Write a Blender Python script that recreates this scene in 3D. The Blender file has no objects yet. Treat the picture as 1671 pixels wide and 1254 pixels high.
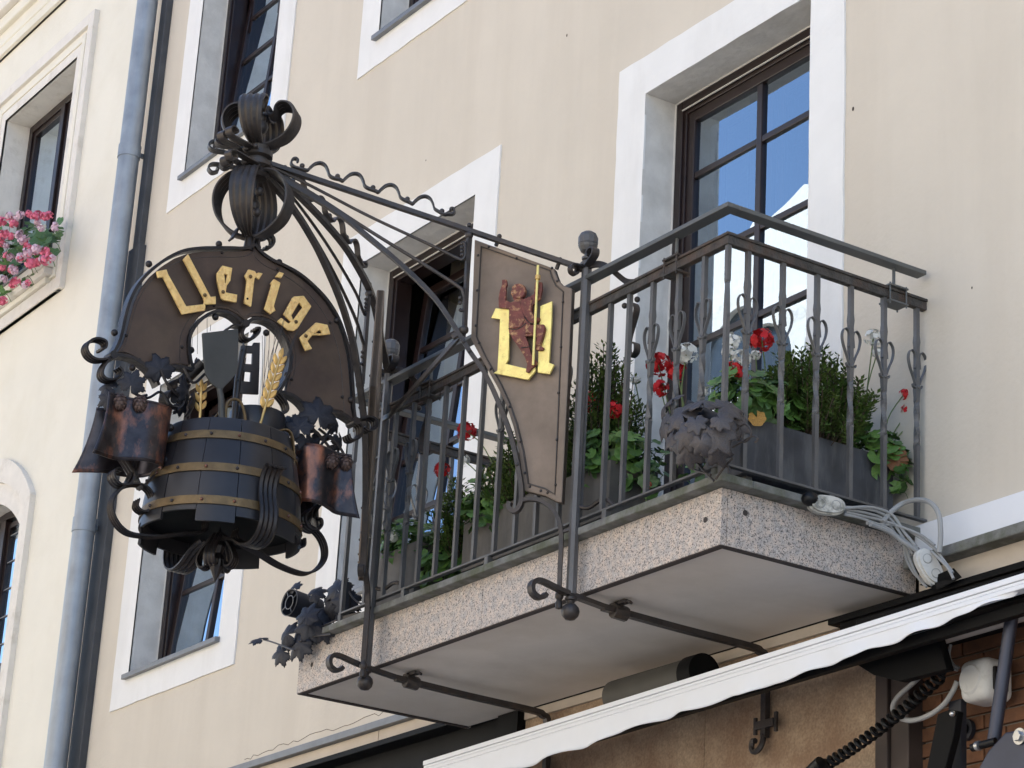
import bpy, math, random
import numpy as np
from math import sin, cos, pi, radians, sqrt, atan2
from mathutils import Vector, Matrix
from mathutils.geometry import tessellate_polygon
random.seed(7)
scene = bpy.context.scene
COL = scene.collection

# ------------------------------------------------------------ camera
F = 4114.0
_a, _b, _c = 1.0057257, 0.3630132, 0.0585354
FW = Vector((-sin(_a)*cos(_b), cos(_a)*cos(_b), sin(_b)))
_rt = Vector((cos(_a), sin(_a), 0))
_up = _rt.cross(FW)
RV = _rt*cos(_c) + _up*sin(_c)
UV = -_rt*sin(_c) + _up*cos(_c)
def ray(px, py): return FW*F + RV*(px-835.5) - UV*(py-627)
CAM = -ray(1176, 888)/F*9.6
cam_d = bpy.data.cameras.new('camera'); cam = bpy.data.objects.new('camera', cam_d); COL.objects.link(cam)
M = Matrix.Identity(4)
for i in range(3):
    M[i][0] = RV[i]; M[i][1] = UV[i]; M[i][2] = -FW[i]; M[i][3] = CAM[i]
cam.matrix_world = M
cam_d.sensor_width = 36; cam_d.lens = F/1671*36; cam_d.clip_start = .1; cam_d.clip_end = 2000
scene.camera = cam

# ------------------------------------------------------------ world, sun, exposure
w = bpy.data.worlds.new('World'); scene.world = w; w.use_nodes = True
nt = w.node_tree; bg = nt.nodes['Background']
sky = nt.nodes.new('ShaderNodeTexSky'); sky.sky_type = 'NISHITA'; sky.sun_disc = False
SUN_EL, SUN_AZ = radians(50), radians(-10)
sky.sun_elevation = SUN_EL; sky.sun_rotation = SUN_AZ
sky.air_density = 1.0; sky.dust_density = .6; sky.ozone_density = 1.6
nt.links.new(sky.outputs[0], bg.inputs[0]); bg.inputs[1].default_value = .13
sd = bpy.data.lights.new('sun', 'SUN'); sd.energy = 4.2; sd.angle = radians(.5); sd.color = (1, .95, .87)
so = bpy.data.objects.new('sun', sd); COL.objects.link(so)
sdir = Vector((sin(SUN_AZ)*cos(SUN_EL), cos(SUN_AZ)*cos(SUN_EL), sin(SUN_EL)))
so.rotation_euler = sdir.to_track_quat('Z', 'Y').to_euler()
so.location = (0, 30, 40)
scene.view_settings.view_transform = 'Standard'; scene.view_settings.look = 'None'
scene.view_settings.gamma = 1; scene.view_settings.use_curve_mapping = False
scene.view_settings.exposure = 1.47

# ------------------------------------------------------------ pixel -> place helpers (real planes)
def X_(px, py, x=0.0):
    r = ray(px, py); return CAM + r*((x-CAM.x)/r.x)
def Y_(px, py, y=0.0):
    r = ray(px, py); return CAM + r*((y-CAM.y)/r.y)
def Z_(px, py, z=0.0):
    r = ray(px, py); return CAM + r*((z-CAM.z)/r.z)
def N_(px, py, P, n):
    r = ray(px, py); return CAM + r*(((P-CAM).dot(n))/r.dot(n))

# ------------------------------------------------------------ materials
MATS = {}
def mat(name, base, rough=.6, metal=0., var=.15, scale=8., bump=0., bscale=40., col2=None, c2amt=.5, c2scale=3., streak=0., coat=0., spec=.5, c2thr=.5, stretch=None):
    m = bpy.data.materials.new(name); m.use_nodes = True; MATS[name] = m
    t = m.node_tree; N = t.nodes; L = t.links
    b = N['Principled BSDF']
    b.inputs['Roughness'].default_value = rough; b.inputs['Metallic'].default_value = metal
    b.inputs['Specular IOR Level'].default_value = spec
    b.inputs['Coat Weight'].default_value = coat
    tc = N.new('ShaderNodeTexCoord')
    mp = N.new('ShaderNodeMapping'); L.new(tc.outputs['Object'], mp.inputs[0])
    if stretch: mp.inputs['Scale'].default_value = stretch
    n1 = N.new('ShaderNodeTexNoise'); n1.inputs['Scale'].default_value = scale; n1.inputs['Detail'].default_value = 6
    L.new(mp.outputs[0], n1.inputs['Vector'])
    r1 = N.new('ShaderNodeValToRGB'); L.new(n1.outputs['Fac'], r1.inputs[0])
    def c(k): return tuple(max(0, min(1, v*k)) for v in base)+(1,)
    r1.color_ramp.elements[0].position = .3; r1.color_ramp.elements[0].color = c(1-var)
    r1.color_ramp.elements[1].position = .7; r1.color_ramp.elements[1].color = c(1+var)
    out = r1.outputs[0]
    if col2:
        n2 = N.new('ShaderNodeTexNoise'); n2.inputs['Scale'].default_value = c2scale; n2.inputs['Detail'].default_value = 8
        n2.inputs['Roughness'].default_value = .65
        if streak:
            mp2 = N.new('ShaderNodeMapping'); mp2.inputs['Scale'].default_value = (1, 1, streak)
            L.new(tc.outputs['Object'], mp2.inputs[0]); L.new(mp2.outputs[0], n2.inputs['Vector'])
        else: L.new(mp.outputs[0], n2.inputs['Vector'])
        r2 = N.new('ShaderNodeValToRGB'); L.new(n2.outputs['Fac'], r2.inputs[0])
        r2.color_ramp.elements[0].position = c2thr-.08; r2.color_ramp.elements[0].color = (0, 0, 0, 1)
        r2.color_ramp.elements[1].position = c2thr+.12; r2.color_ramp.elements[1].color = (c2amt,)*3+(1,)
        mx = N.new('ShaderNodeMix'); mx.data_type = 'RGBA'
        L.new(r2.outputs[0], mx.inputs[0]); L.new(out, mx.inputs[6]); mx.inputs[7].default_value = tuple(col2)+(1,)
        out = mx.outputs[2]
    L.new(out, b.inputs['Base Color'])
    # slight roughness variation
    mr = N.new('ShaderNodeMapRange'); mr.inputs['To Min'].default_value = max(0, rough-.08); mr.inputs['To Max'].default_value = min(1, rough+.1)
    L.new(n1.outputs['Fac'], mr.inputs[0]); L.new(mr.outputs[0], b.inputs['Roughness'])
    if bump:
        n3 = N.new('ShaderNodeTexNoise'); n3.inputs['Scale'].default_value = bscale; n3.inputs['Detail'].default_value = 5
        L.new(mp.outputs[0], n3.inputs['Vector'])
        bp = N.new('ShaderNodeBump'); bp.inputs['Strength'].default_value = bump; bp.inputs['Distance'].default_value = .01
        L.new(n3.outputs['Fac'], bp.inputs['Height']); L.new(bp.outputs[0], b.inputs['Normal'])
    return m

plaster = mat('beige_plaster', (.65, .585, .49), .9, bump=.25, bscale=30, var=.03, scale=2.5, col2=(.57, .505, .415), c2amt=.38, c2scale=2.6, streak=.10, c2thr=.53)
band = mat('white_plaster', (.80, .79, .77), .85, bump=.2, bscale=25, var=.03, scale=4, col2=(.55, .52, .47), c2amt=.25, c2scale=3, streak=.2, c2thr=.58)
reveal_m = mat('reveal_plaster', (.68, .65, .61), .9, bump=.5, bscale=18, var=.1, scale=6, col2=(.48, .45, .41), c2amt=.4, c2scale=5)
cream = mat('cream_plaster', (.80, .76, .66), .9, bump=.2, bscale=30, var=.03, scale=2, col2=(.70, .65, .53), c2amt=.35, c2scale=1.6, c2thr=.55)
creamtrim = mat('stone_trim', (.76, .72, .66), .85, bump=.3, bscale=30, var=.05, col2=(.45, .40, .32), c2amt=.5, c2scale=6, c2thr=.62)
wood = mat('brown_window_wood', (.016, .008, .007), .35, var=.2, scale=12, spec=.5)
greywood = mat('grey_wood', (.10, .09, .09), .5)  # plain grey wood tone
zinc = mat('zinc_sheet', (.19, .20, .215), .5, metal=.35, var=.15, scale=9, bump=.06)
zincpipe = mat('weathered_zinc_pipe', (.27, .31, .36), .45, metal=.3, var=.22, scale=6, col2=(.40, .42, .44), c2amt=.6, c2scale=5, streak=.12)
darkpipe = mat('dark_conduit', (.050, .054, .062), .6, var=.25, scale=5)
ironsign = mat('blackened_iron', (.024, .022, .024), .4, metal=.5, var=.3, scale=14, bump=.25, bscale=60, col2=(.045, .032, .026), c2amt=.5, c2scale=9)
iron = mat('dark_wrought_iron', (.050, .045, .045), .42, metal=.4, var=.3, scale=14, bump=.25, bscale=60, col2=(.075, .055, .042), c2amt=.5, c2scale=9)
railpaint = mat('grey_painted_iron', (.135, .135, .138), .5, metal=.25, var=.22, scale=14, bump=.2, bscale=60, col2=(.055, .05, .046), c2amt=.5, c2scale=7)
postiron = mat('grey_post_iron', (.13, .127, .13), .42, metal=.3, var=.25, scale=14, bump=.25, bscale=60, col2=(.05, .045, .042), c2amt=.5, c2scale=7)
shovelm = mat('dull_grey_steel', (.060, .060, .058), .55, metal=.3, var=.15, scale=10, bump=.15, bscale=30)
railrust = mat('rusted_rail_iron', (.065, .060, .055), .7, metal=.2, var=.4, scale=20, bump=.6, bscale=60, col2=(.11, .055, .032), c2amt=.5, c2scale=12, c2thr=.55)
handpaint = mat('grey_handrail_paint', (.12, .125, .125), .5, metal=.3, var=.1, scale=10)
bronze = mat('bronze_plate', (.078, .052, .042), .55, metal=.45, var=.2, scale=6, bump=.08, bscale=20, col2=(.16, .115, .075), c2amt=.35, c2scale=3.5)
shieldm = mat('aged_copper_plate', (.23, .175, .135), .55, metal=.3, var=.15, scale=4, bump=.08, bscale=12, col2=(.12, .09, .065), c2amt=.4, c2scale=5)
goldm = mat('hammered_gold_leaf', (1.0, .63, .25), .34, metal=.35, var=.12, scale=30, bump=.8, bscale=70, col2=(.5, .28, .08), c2amt=.3, c2scale=25)
goldflat = mat('gold_leaf', (1.0, .78, .27), .36, metal=.3, var=.12, scale=30, bump=.25, bscale=60, col2=(.45, .30, .08), c2amt=.5, c2scale=45, c2thr=.62)
wheatm = mat('gold_wheat', (.70, .45, .16), .4, metal=.5, var=.15, scale=20)
redfig = mat('flaked_red_brown_paint', (.16, .045, .035), .6, metal=.1, var=.3, scale=40, bump=.3, bscale=50, col2=(.75, .45, .2), c2amt=.8, c2scale=38, c2thr=.60)
copper = mat('patinated_copper', (.055, .048, .052), .32, metal=.75, var=.3, scale=22, bump=.08, bscale=16, col2=(.62, .23, .12), c2amt=.8, c2scale=5.5, streak=.55, c2thr=.60)
stavem = mat('blue_grey_stave_metal', (.031, .030, .034), .36, metal=.4, var=.25, scale=6, bump=.1, bscale=12)
brass = mat('tarnished_brass', (.155, .105, .052), .5, metal=.6, var=.3, scale=16, bump=.35, bscale=50)
darkleaf = mat('blue_black_metal_leaf', (.026, .027, .036), .5, metal=.5, var=.3, scale=20, bump=.3, bscale=40)
greyleaf = mat('brown_grey_metal_leaf', (.085, .080, .088), .42, metal=.45, var=.3, scale=18, bump=.3, bscale=40, col2=(.11, .085, .065), c2amt=.5, c2scale=8)
lampm = mat('dark_lamp_metal', (.03, .032, .042), .5, metal=.4, var=.15)
copingm = mat('mossy_coping', (.17, .17, .16), .8, var=.35, scale=14, bump=.6, bscale=40, col2=(.085, .095, .05), c2amt=.8, c2scale=9, c2thr=.52)
soffitm = mat('soffit_paint', (.68, .63, .58), .8, var=.04, scale=3, bump=.08, bscale=30, col2=(.52, .47, .41), c2amt=.5, c2scale=1.6, c2thr=.52)
edgem = mat('dark_joint', (.05, .04, .038), .8)
planterm = mat('slate_grey_planter', (.060, .063, .072), .6, metal=.2, var=.3, scale=8, bump=.15, bscale=25, col2=(.17, .17, .17), c2amt=.55, c2scale=16, streak=.18, c2thr=.56)
planterl = mat('worn_grey_planter', (.12, .112, .102), .7, metal=.1, var=.25, scale=8, bump=.2, bscale=25, col2=(.07, .065, .06), c2amt=.6, c2scale=12, streak=.2)
curtainm = mat('grey_curtain', (.40, .39, .37), .9, var=.1)
beigecurt = mat('beige_curtain', (.34, .28, .2), .9, var=.1)
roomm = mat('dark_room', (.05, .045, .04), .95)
limem = mat('cream_limestone', (.58, .50, .41), .8, var=.05, scale=5, bump=.1, col2=(.44, .36, .28), c2amt=.4, c2scale=3)
rustm = mat('rust_stained_stone', (.40, .29, .19), .85, var=.25, scale=90, bump=.3, bscale=90, col2=(.17, .085, .045), c2amt=.65, c2scale=2.4, c2thr=.50)
blackm = mat('black_box_metal', (.004, .004, .0045), .6, spec=.15)
brickm = mat('orange_brown_brick', (.17, .075, .036), .85, var=.3, scale=14, bump=.3, bscale=50)
mortarm = mat('mortar', (.22, .18, .145), .95, var=.1)
postm = mat('dark_brown_post', (.05, .035, .030), .6, var=.2)
awnm = mat('white_awning_cloth', (.80, .81, .84), .75, var=.015, scale=10)
rollercase = mat('grey_roller_case', (.075, .07, .06), .6, var=.15)
rollerm = mat('white_roller', (.42, .39, .36), .5, var=.1)
cablem = mat('grey_cable', (.33, .33, .325), .55, var=.12)
boxwhite = mat('white_plastic', (.66, .65, .62), .5, var=.06, scale=10, col2=(.3, .29, .26), c2amt=.35, c2scale=20, c2thr=.6)
boxdirty = mat('weathered_white_plastic', (.50, .49, .45), .7, var=.15, scale=10, bump=.3, col2=(.10, .10, .075), c2amt=.8, c2scale=22, c2thr=.54)
blackplastic = mat('black_plastic', (.006, .006, .0065), .4, spec=.3)
armm = mat('blue_grey_arm_metal', (.055, .06, .085), .4, metal=.5)
steelm = mat('steel_bolt', (.5, .5, .5), .3, metal=.9)
groundm = mat('street_paving', (.40, .37, .33), .85, var=.15, scale=2, bump=.3, bscale=10)
oppm = mat('opposite_white_stucco', (.74, .72, .68), .85, var=.05)
oppcream = mat('opposite_cream_stucco', (.68, .58, .42), .85, var=.05)
oppdark = mat('opposite_dark_window', (.05, .06, .07), .2)
roofm = mat('red_roof_tiles', (.26, .10, .06), .8, var=.2)
soilm = mat('soil', (.03, .022, .015), .95)

def granite():
    m = bpy.data.materials.new('pink_grey_granite'); m.use_nodes = True
    t = m.node_tree; N = t.nodes; L = t.links; b = N['Principled BSDF']; b.inputs['Roughness'].default_value = .6
    tc = N.new('ShaderNodeTexCoord')
    base = N.new('ShaderNodeTexNoise'); base.inputs['Scale'].default_value = 28; base.inputs['Detail'].default_value = 3
    L.new(tc.outputs['Object'], base.inputs[0])
    r = N.new('ShaderNodeValToRGB'); L.new(base.outputs[0], r.inputs[0])
    r.color_ramp.elements[0].position = .35; r.color_ramp.elements[0].color = (.46, .42, .40, 1)
    r.color_ramp.elements[1].position = .65; r.color_ramp.elements[1].color = (.64, .53, .45, 1)
    out = r.outputs[0]
    for sc, thr, colr, amt in ((95, .585, (.14, .13, .13), .75), (165, .60, (.03, .028, .03), .95), (60, .64, (.78, .72, .66), .5)):
        n = N.new('ShaderNodeTexNoise'); n.inputs['Scale'].default_value = sc; n.inputs['Detail'].default_value = 2
        n.inputs['Distortion'].default_value = .8
        mp = N.new('ShaderNodeMapping'); mp.inputs['Location'].default_value = (sc, sc*2, 3)
        L.new(tc.outputs['Object'], mp.inputs[0]); L.new(mp.outputs[0], n.inputs[0])
        q = N.new('ShaderNodeValToRGB'); L.new(n.outputs[0], q.inputs[0])
        q.color_ramp.elements[0].position = thr-.02; q.color_ramp.elements[0].color = (0, 0, 0, 1)
        q.color_ramp.elements[1].position = thr+.03; q.color_ramp.elements[1].color = (amt,)*3+(1,)
        mx = N.new('ShaderNodeMix'); mx.data_type = 'RGBA'; L.new(q.outputs[0], mx.inputs[0]); L.new(out, mx.inputs[6])
        mx.inputs[7].default_value = colr+(1,); out = mx.outputs[2]
    L.new(out, b.inputs['Base Color'])
    return m
granitem = granite()

def leafmat(name, c1, c2, sub=0.0):
    m = mat(name, c1, .45, var=.35, scale=25, col2=c2, c2amt=.6, c2scale=9)
    return m
gerleaf = leafmat('geranium_leaf_green', (.085, .18, .035), (.15, .28, .06))
gerleafd = leafmat('dark_leaf_green', (.05, .11, .03), (.08, .17, .035))
boxleaf = leafmat('box_shrub_green', (.06, .115, .025), (.16, .22, .05))
redpet = mat('red_petals', (.55, .008, .012), .55, var=.35, scale=60)
whitepet = mat('white_petals', (.80, .80, .76), .6, var=.05, scale=60)
pinkpet = mat('pink_petals', (.80, .17, .27), .6, var=.35, scale=60)
palepink = mat('pale_pink_petals', (.72, .50, .60), .6, var=.2, scale=60)
stemm = mat('green_stem', (.12, .17, .06), .6)
deadleaf = mat('dried_leaf', (.22, .10, .05), .8)
twigm = mat('brown_twig', (.06, .04, .025), .8)

def glass():
    m = bpy.data.materials.new('window_glass'); m.use_nodes = True
    t = m.node_tree; N = t.nodes; L = t.links; N.clear()
    o = N.new('ShaderNodeOutputMaterial'); mix = N.new('ShaderNodeMixShader'); tr = N.new('ShaderNodeBsdfTransparent')
    gl = N.new('ShaderNodeBsdfGlossy'); gl.inputs['Roughness'].default_value = .0; gl.inputs[0].default_value = (.74, .87, 1, 1)
    tr.inputs[0].default_value = (.82, .86, .84, 1)
    fr = N.new('ShaderNodeFresnel'); fr.inputs[0].default_value = 1.75
    mul = N.new('ShaderNodeMath'); mul.operation = 'MULTIPLY'; mul.inputs[1].default_value = 4.2; mul.use_clamp = True
    L.new(fr.outputs[0], mul.inputs[0]); L.new(mul.outputs[0], mix.inputs[0])
    tc = N.new('ShaderNodeTexCoord'); n = N.new('ShaderNodeTexNoise'); n.inputs['Scale'].default_value = 2.2; n.inputs['Detail'].default_value = .5
    n.inputs['Distortion'].default_value = 1.2
    L.new(tc.outputs['Object'], n.inputs[0])
    bp = N.new('ShaderNodeBump'); bp.inputs['Strength'].default_value = .16; bp.inputs['Distance'].default_value = .004
    L.new(n.outputs[0], bp.inputs['Height']); L.new(bp.outputs[0], gl.inputs['Normal']); L.new(bp.outputs[0], fr.inputs['Normal'])
    L.new(tr.outputs[0], mix.inputs[1]); L.new(gl.outputs[0], mix.inputs[2]); L.new(mix.outputs[0], o.inputs[0])
    return m
glassm = glass()

# ------------------------------------------------------------ mesh builder
def setparent(o, p):
    if p is None: return
    o.parent = p
    o.matrix_parent_inverse = Matrix.Translation(-p.location) if p.type == 'EMPTY' else Matrix.Identity(4)
class MB:
    def __init__(s): s.v = []; s.f = []
    def add(s, vs, fs):
        k = len(s.v); s.v += [tuple(v) for v in vs]; s.f += [tuple(i+k for i in f) for f in fs]; return s
    def box(s, x0, x1, y0, y1, z0, z1):
        return s.add([(x0,y0,z0),(x1,y0,z0),(x1,y1,z0),(x0,y1,z0),(x0,y0,z1),(x1,y0,z1),(x1,y1,z1),(x0,y1,z1)],
                     [(0,3,2,1),(4,5,6,7),(0,1,5,4),(1,2,6,5),(2,3,7,6),(3,0,4,7)])
    def quad(s, a, b, c, d): return s.add([a, b, c, d], [(0, 1, 2, 3)])
    def bar(s, a, b, w, h, up=Vector((0, 0, 1))):
        a = Vector(a); b = Vector(b); d = (b-a).normalized()
        sd = d.cross(up)
        if sd.length < 1e-4: sd = d.cross(Vector((0, 1, 0)))
        sd.normalize(); u = sd.cross(d)
        vs = [p+sd*(i*w/2)+u*(j*h/2) for p in (a, b) for i, j in ((-1,-1),(1,-1),(1,1),(-1,1))]
        return s.add(vs, [(0,1,2,3),(7,6,5,4),(0,4,5,1),(1,5,6,2),(2,6,7,3),(3,7,4,0)])
    def tube(s, pts, r, n=8, cap=True, rot=0.0):
        pts = [Vector(p) for p in pts]; k = len(pts)
        rr = r if hasattr(r, '__len__') else [r]*k
        t0 = (pts[1]-pts[0]).normalized()
        ref = Vector((0, 0, 1)) if abs(t0.z) < .9 else Vector((0, 1, 0))
        u = t0.cross(ref).normalized(); vs = []
        for i, p in enumerate(pts):
            t = (pts[min(i+1, k-1)]-pts[max(i-1, 0)]).normalized()
            u = (u - t*u.dot(t)).normalized(); v = t.cross(u)
            for j in range(n):
                a = 2*pi*j/n+rot; vs.append(p+u*cos(a)*rr[i]+v*sin(a)*rr[i])
        fs = [(i*n+j, i*n+(j+1) % n, (i+1)*n+(j+1) % n, (i+1)*n+j) for i in range(k-1) for j in range(n)]
        if cap: fs += [tuple(range(n-1, -1, -1)), tuple((k-1)*n+j for j in range(n))]
        return s.add(vs, fs)
    def sphere(s, c, r, n=10, m=7, sc=(1, 1, 1)):
        c = Vector(c); prof = [(sin(pi*i/m)*r, -cos(pi*i/m)*r) for i in range(m+1)]
        return s.lathe(prof, c, n, sc)
    def lathe(s, prof, c=(0, 0, 0), n=16, sc=(1, 1, 1)):
        c = Vector(c); vs = []
        for (r, z) in prof:
            for j in range(n):
                a = 2*pi*j/n; vs.append((c.x+cos(a)*r*sc[0], c.y+sin(a)*r*sc[1], c.z+z*sc[2]))
        fs = [(i*n+j, i*n+(j+1) % n, (i+1)*n+(j+1) % n, (i+1)*n+j) for i in range(len(prof)-1) for j in range(n)]
        return s.add(vs, fs)
    def prism(s, loops, off):
        """loops: list of loops (3D, planar; first the outline, the others holes); off: extrusion vector"""
        off = Vector(off); loops = [[Vector(p) for p in l] for l in loops]
        flat = [p for l in loops for p in l]; n = len(flat)
        tris = tessellate_polygon(loops)
        fs = [t for t in tris] + [tuple(i+n for i in reversed(t)) for t in tris]
        k = 0
        for l in loops:
            m = len(l)
            fs += [(k+i, k+(i+1) % m, k+(i+1) % m+n, k+i+n) for i in range(m)]
            k += m
        return s.add(flat+[p+off for p in flat], fs)
    def ribbon(s, pts, wdir, wid, th, ridges=0, rh=.004):
        """strip swept along pts; width runs along wdir (constant), thickness across"""
        pts = [Vector(p) for p in pts]; k = len(pts)
        wf = wdir if callable(wdir) else (lambda p, v=Vector(wdir).normalized(): v)
        ww = wid if hasattr(wid, '__len__') else [wid]*k
        m = max(2, ridges*4+1) if ridges else 2
        vs = []
        for i, p in enumerate(pts):
            t = (pts[min(i+1, k-1)]-pts[max(i-1, 0)]).normalized(); wd = wf(p); nn = t.cross(wd).normalized()
            for side in (1, -1):
                for j in range(m):
                    f = j/(m-1)-.5
                    h = rh*cos(f*2*pi*ridges)*1.0 if ridges else 0
                    vs.append(p+wd*f*ww[i]+nn*(side*th/2+h))
        fs = []; q = 2*m
        for i in range(k-1):
            a = i*q; b = a+q
            for j in range(m-1):
                fs.append((a+j, a+j+1, b+j+1, b+j)); fs.append((a+m+j+1, a+m+j, b+m+j, b+m+j+1))
            fs.append((a, b, b+m, a+m)); fs.append((a+m-1, a+2*m-1, b+2*m-1, b+m-1))
        for a in (0, (k-1)*q):
            for j in range(m-1): fs.append((a+j, a+m+j, a+m+j+1, a+j+1))
        return s.add(vs, fs)
    def build(s, name, m, parent=None, smooth=False, bevel=0, kind=None, flat=False):
        me = bpy.data.meshes.new(name); me.from_pydata(s.v, [], s.f); me.update()
        import bmesh
        bm = bmesh.new(); bm.from_mesh(me); (None if flat else bmesh.ops.recalc_face_normals(bm, faces=bm.faces)); bm.to_mesh(me); bm.free()
        if isinstance(m, (list, tuple)):
            for q in m: me.materials.append(q)
        else: me.materials.append(m)
        if smooth:
            me.polygons.foreach_set('use_smooth', [True]*len(me.polygons))
            try: me.set_sharp_from_angle(angle=radians(38))
            except Exception: pass
        o = bpy.data.objects.new(name, me); COL.objects.link(o)
        setparent(o, parent)
        if bevel:
            bv = o.modifiers.new('bevel', 'BEVEL'); bv.width = bevel; bv.segments = 2; bv.limit_method = 'ANGLE'; bv.angle_limit = radians(40)
        if kind: o['kind'] = kind
        return o

def smooth_pts(pts, n=6, closed=False):
    """Catmull-Rom through points"""
    P = [Vector(p) for p in pts]; out = []; k = len(P)
    rng = range(k) if closed else range(k-1)
    for i in rng:
        if closed: a, b, c, d = P[(i-1) % k], P[i], P[(i+1) % k], P[(i+2) % k]
        else: a, b, c, d = P[max(i-1, 0)], P[i], P[i+1], P[min(i+2, k-1)]
        for j in range(n):
            t = j/n
            out.append(.5*((2*b)+(c-a)*t+(2*a-5*b+4*c-d)*t*t+(3*b-a-3*c+d)*t**3))
    if not closed: out.append(P[-1])
    return out

def thing(name, label, cat, loc=(0, 0, 0), group=None):
    o = bpy.data.objects.new(name, None); COL.objects.link(o); o.location = loc
    o.empty_display_size = .1
    o['label'] = label; o['category'] = cat
    if group: o['group'] = group
    return o
def tag(o, label, cat, group=None):
    o['label'] = label; o['category'] = cat
    if group: o['group'] = group
    return o
def dupobj(o, parent=None, mw=None):
    c = o.copy(); COL.objects.link(c)
    setparent(c, parent)
    if mw is not None: c.matrix_basis = mw
    return c
#@@STRUCT
# ============================================================ ground
GZ = -4.5
g = MB().quad((-300, -300, GZ), (300, -300, GZ), (300, 300, GZ), (-300, 300, GZ)).build('street_ground', groundm, kind='structure')

# ============================================================ main house
WY = 1.0
house = thing('town_house', 'beige plastered house front with white window surrounds behind the balcony', 'house', (-3.8, 1.0, GZ))
def facade(name, x0, x1, z0, z1, y, ops, m, parent):
    xs = sorted({x0, x1, *[o[0] for o in ops], *[o[1] for o in ops]}); zs = sorted({z0, z1, *[o[2] for o in ops], *[o[3] for o in ops]})
    xs = [x for x in xs if x0 <= x <= x1]; zs = [z for z in zs if z0 <= z <= z1]
    b = MB()
    for i in range(len(xs)-1):
        for j in range(len(zs)-1):
            cx = (xs[i]+xs[i+1])/2; cz = (zs[j]+zs[j+1])/2
            if any(o[0] < cx < o[1] and o[2] < cz < o[3] for o in ops): continue
            b.quad((xs[i], y, zs[j]), (xs[i+1], y, zs[j]), (xs[i+1], y, zs[j+1]), (xs[i], y, zs[j+1]))
    return b.build(name, m, parent)
OPS = {'W0': (-2.009, -.711, .264, 3.06), 'W2': (-4.860, -3.606, 1.0, 3.073), 'W3': (-7.571, -6.289, 1.06, 3.07),
       'U1': (-7.571, -6.31, 4.66, 6.72), 'U2': (-4.885, -3.61, 4.63, 6.72), 'U0': (-2.0, -.71, 4.63, 6.72), 'R0': (3.4, 4.7, 1.0, 3.07), 'R1': (3.4, 4.7, 4.63, 6.72)}
facade('wall', -8.62, 9, .16, 9.6, WY, list(OPS.values()), plaster, house)
# body of the house behind the front wall (blocks light)
b = MB(); b.box(-8.62, 9, 3.4, 9, GZ, 9.6); b.box(8.7, 9, 1.02, 3.4, GZ, 9.6); b.box(-8.62, -8.4, 1.02, 3.4, GZ, 9.6); b.build('back_wall', plaster, house)
b = MB(); b.box(-8.7, 9.1, .55, 9.1, 9.6, 9.85); b.build('eaves', band, house)
b = MB(); b.add([(-8.7, .5, 9.85), (9.1, .5, 9.85), (9.1, 5, 13.2), (-8.7, 5, 13.2), (-8.7, 9.5, 9.85), (9.1, 9.5, 9.85)], [(0, 1, 2, 3), (3, 2, 5, 4), (0, 3, 4), (1, 5, 2)]); b.build('roof', roofm, house)
b = MB()
for z in (.2, 3.9): b.box(-8.4, 8.7, 1.32, 3.4, z-.2, z)
b.build('floor_slab', roomm, house)

def frame_ring(b, x0, x1, z0, z1, w_, y0, y1, bottom=True):
    b.box(x0, x0+w_, y0, y1, z0, z1); b.box(x1-w_, x1, y0, y1, z0, z1)
    b.box(x0+w_, x1-w_, y0, y1, z1-w_, z1)
    if bottom: b.box(x0+w_, x1-w_, y0, y1, z0, z0+w_)
    return b
def surround(x0, x1, z0, z1, bw, parent, bottom=True, m=band, bt=.22):
    b = MB(); p = .010
    X0, X1, Z1 = x0-bw, x1+bw, z1+bt
    Z0 = z0-bt if bottom else z0
    rings = [(X0, Z0), (X1, Z0), (X1, Z1), (X0, Z1)]
    y0, y1 = WY-p, WY
    loops = [[(x, y0, z) for x, z in rings]]
    if bottom:
        loops.append([(x0, y0, z0), (x1, y0, z0), (x1, y0, z1), (x0, y0, z1)])
    else:
        loops = [[(X0, y0, Z0), (x0, y0, Z0), (x0, y0, z1), (x1, y0, z1), (x1, y0, Z0), (X1, y0, Z0), (X1, y0, Z1), (X0, y0, Z1)]]
    def wob(l):
        out = []
        for i in range(len(l)):
            a_, c_ = Vector(l[i]), Vector(l[(i+1) % len(l)]); k_ = max(1, int((c_-a_).length/.10))
            for j in range(k_):
                q_ = a_.lerp(c_, j/k_); out.append((q_.x+(random.uniform(-.003, .003) if j else 0), q_.y, q_.z+(random.uniform(-.003, .003) if j else 0)))
        return out
    loops = [wob(loops[0])]+loops[1:]
    b.prism(loops, (0, p, 0)); return b.build('window_surround', m, parent, bevel=.003)
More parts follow.
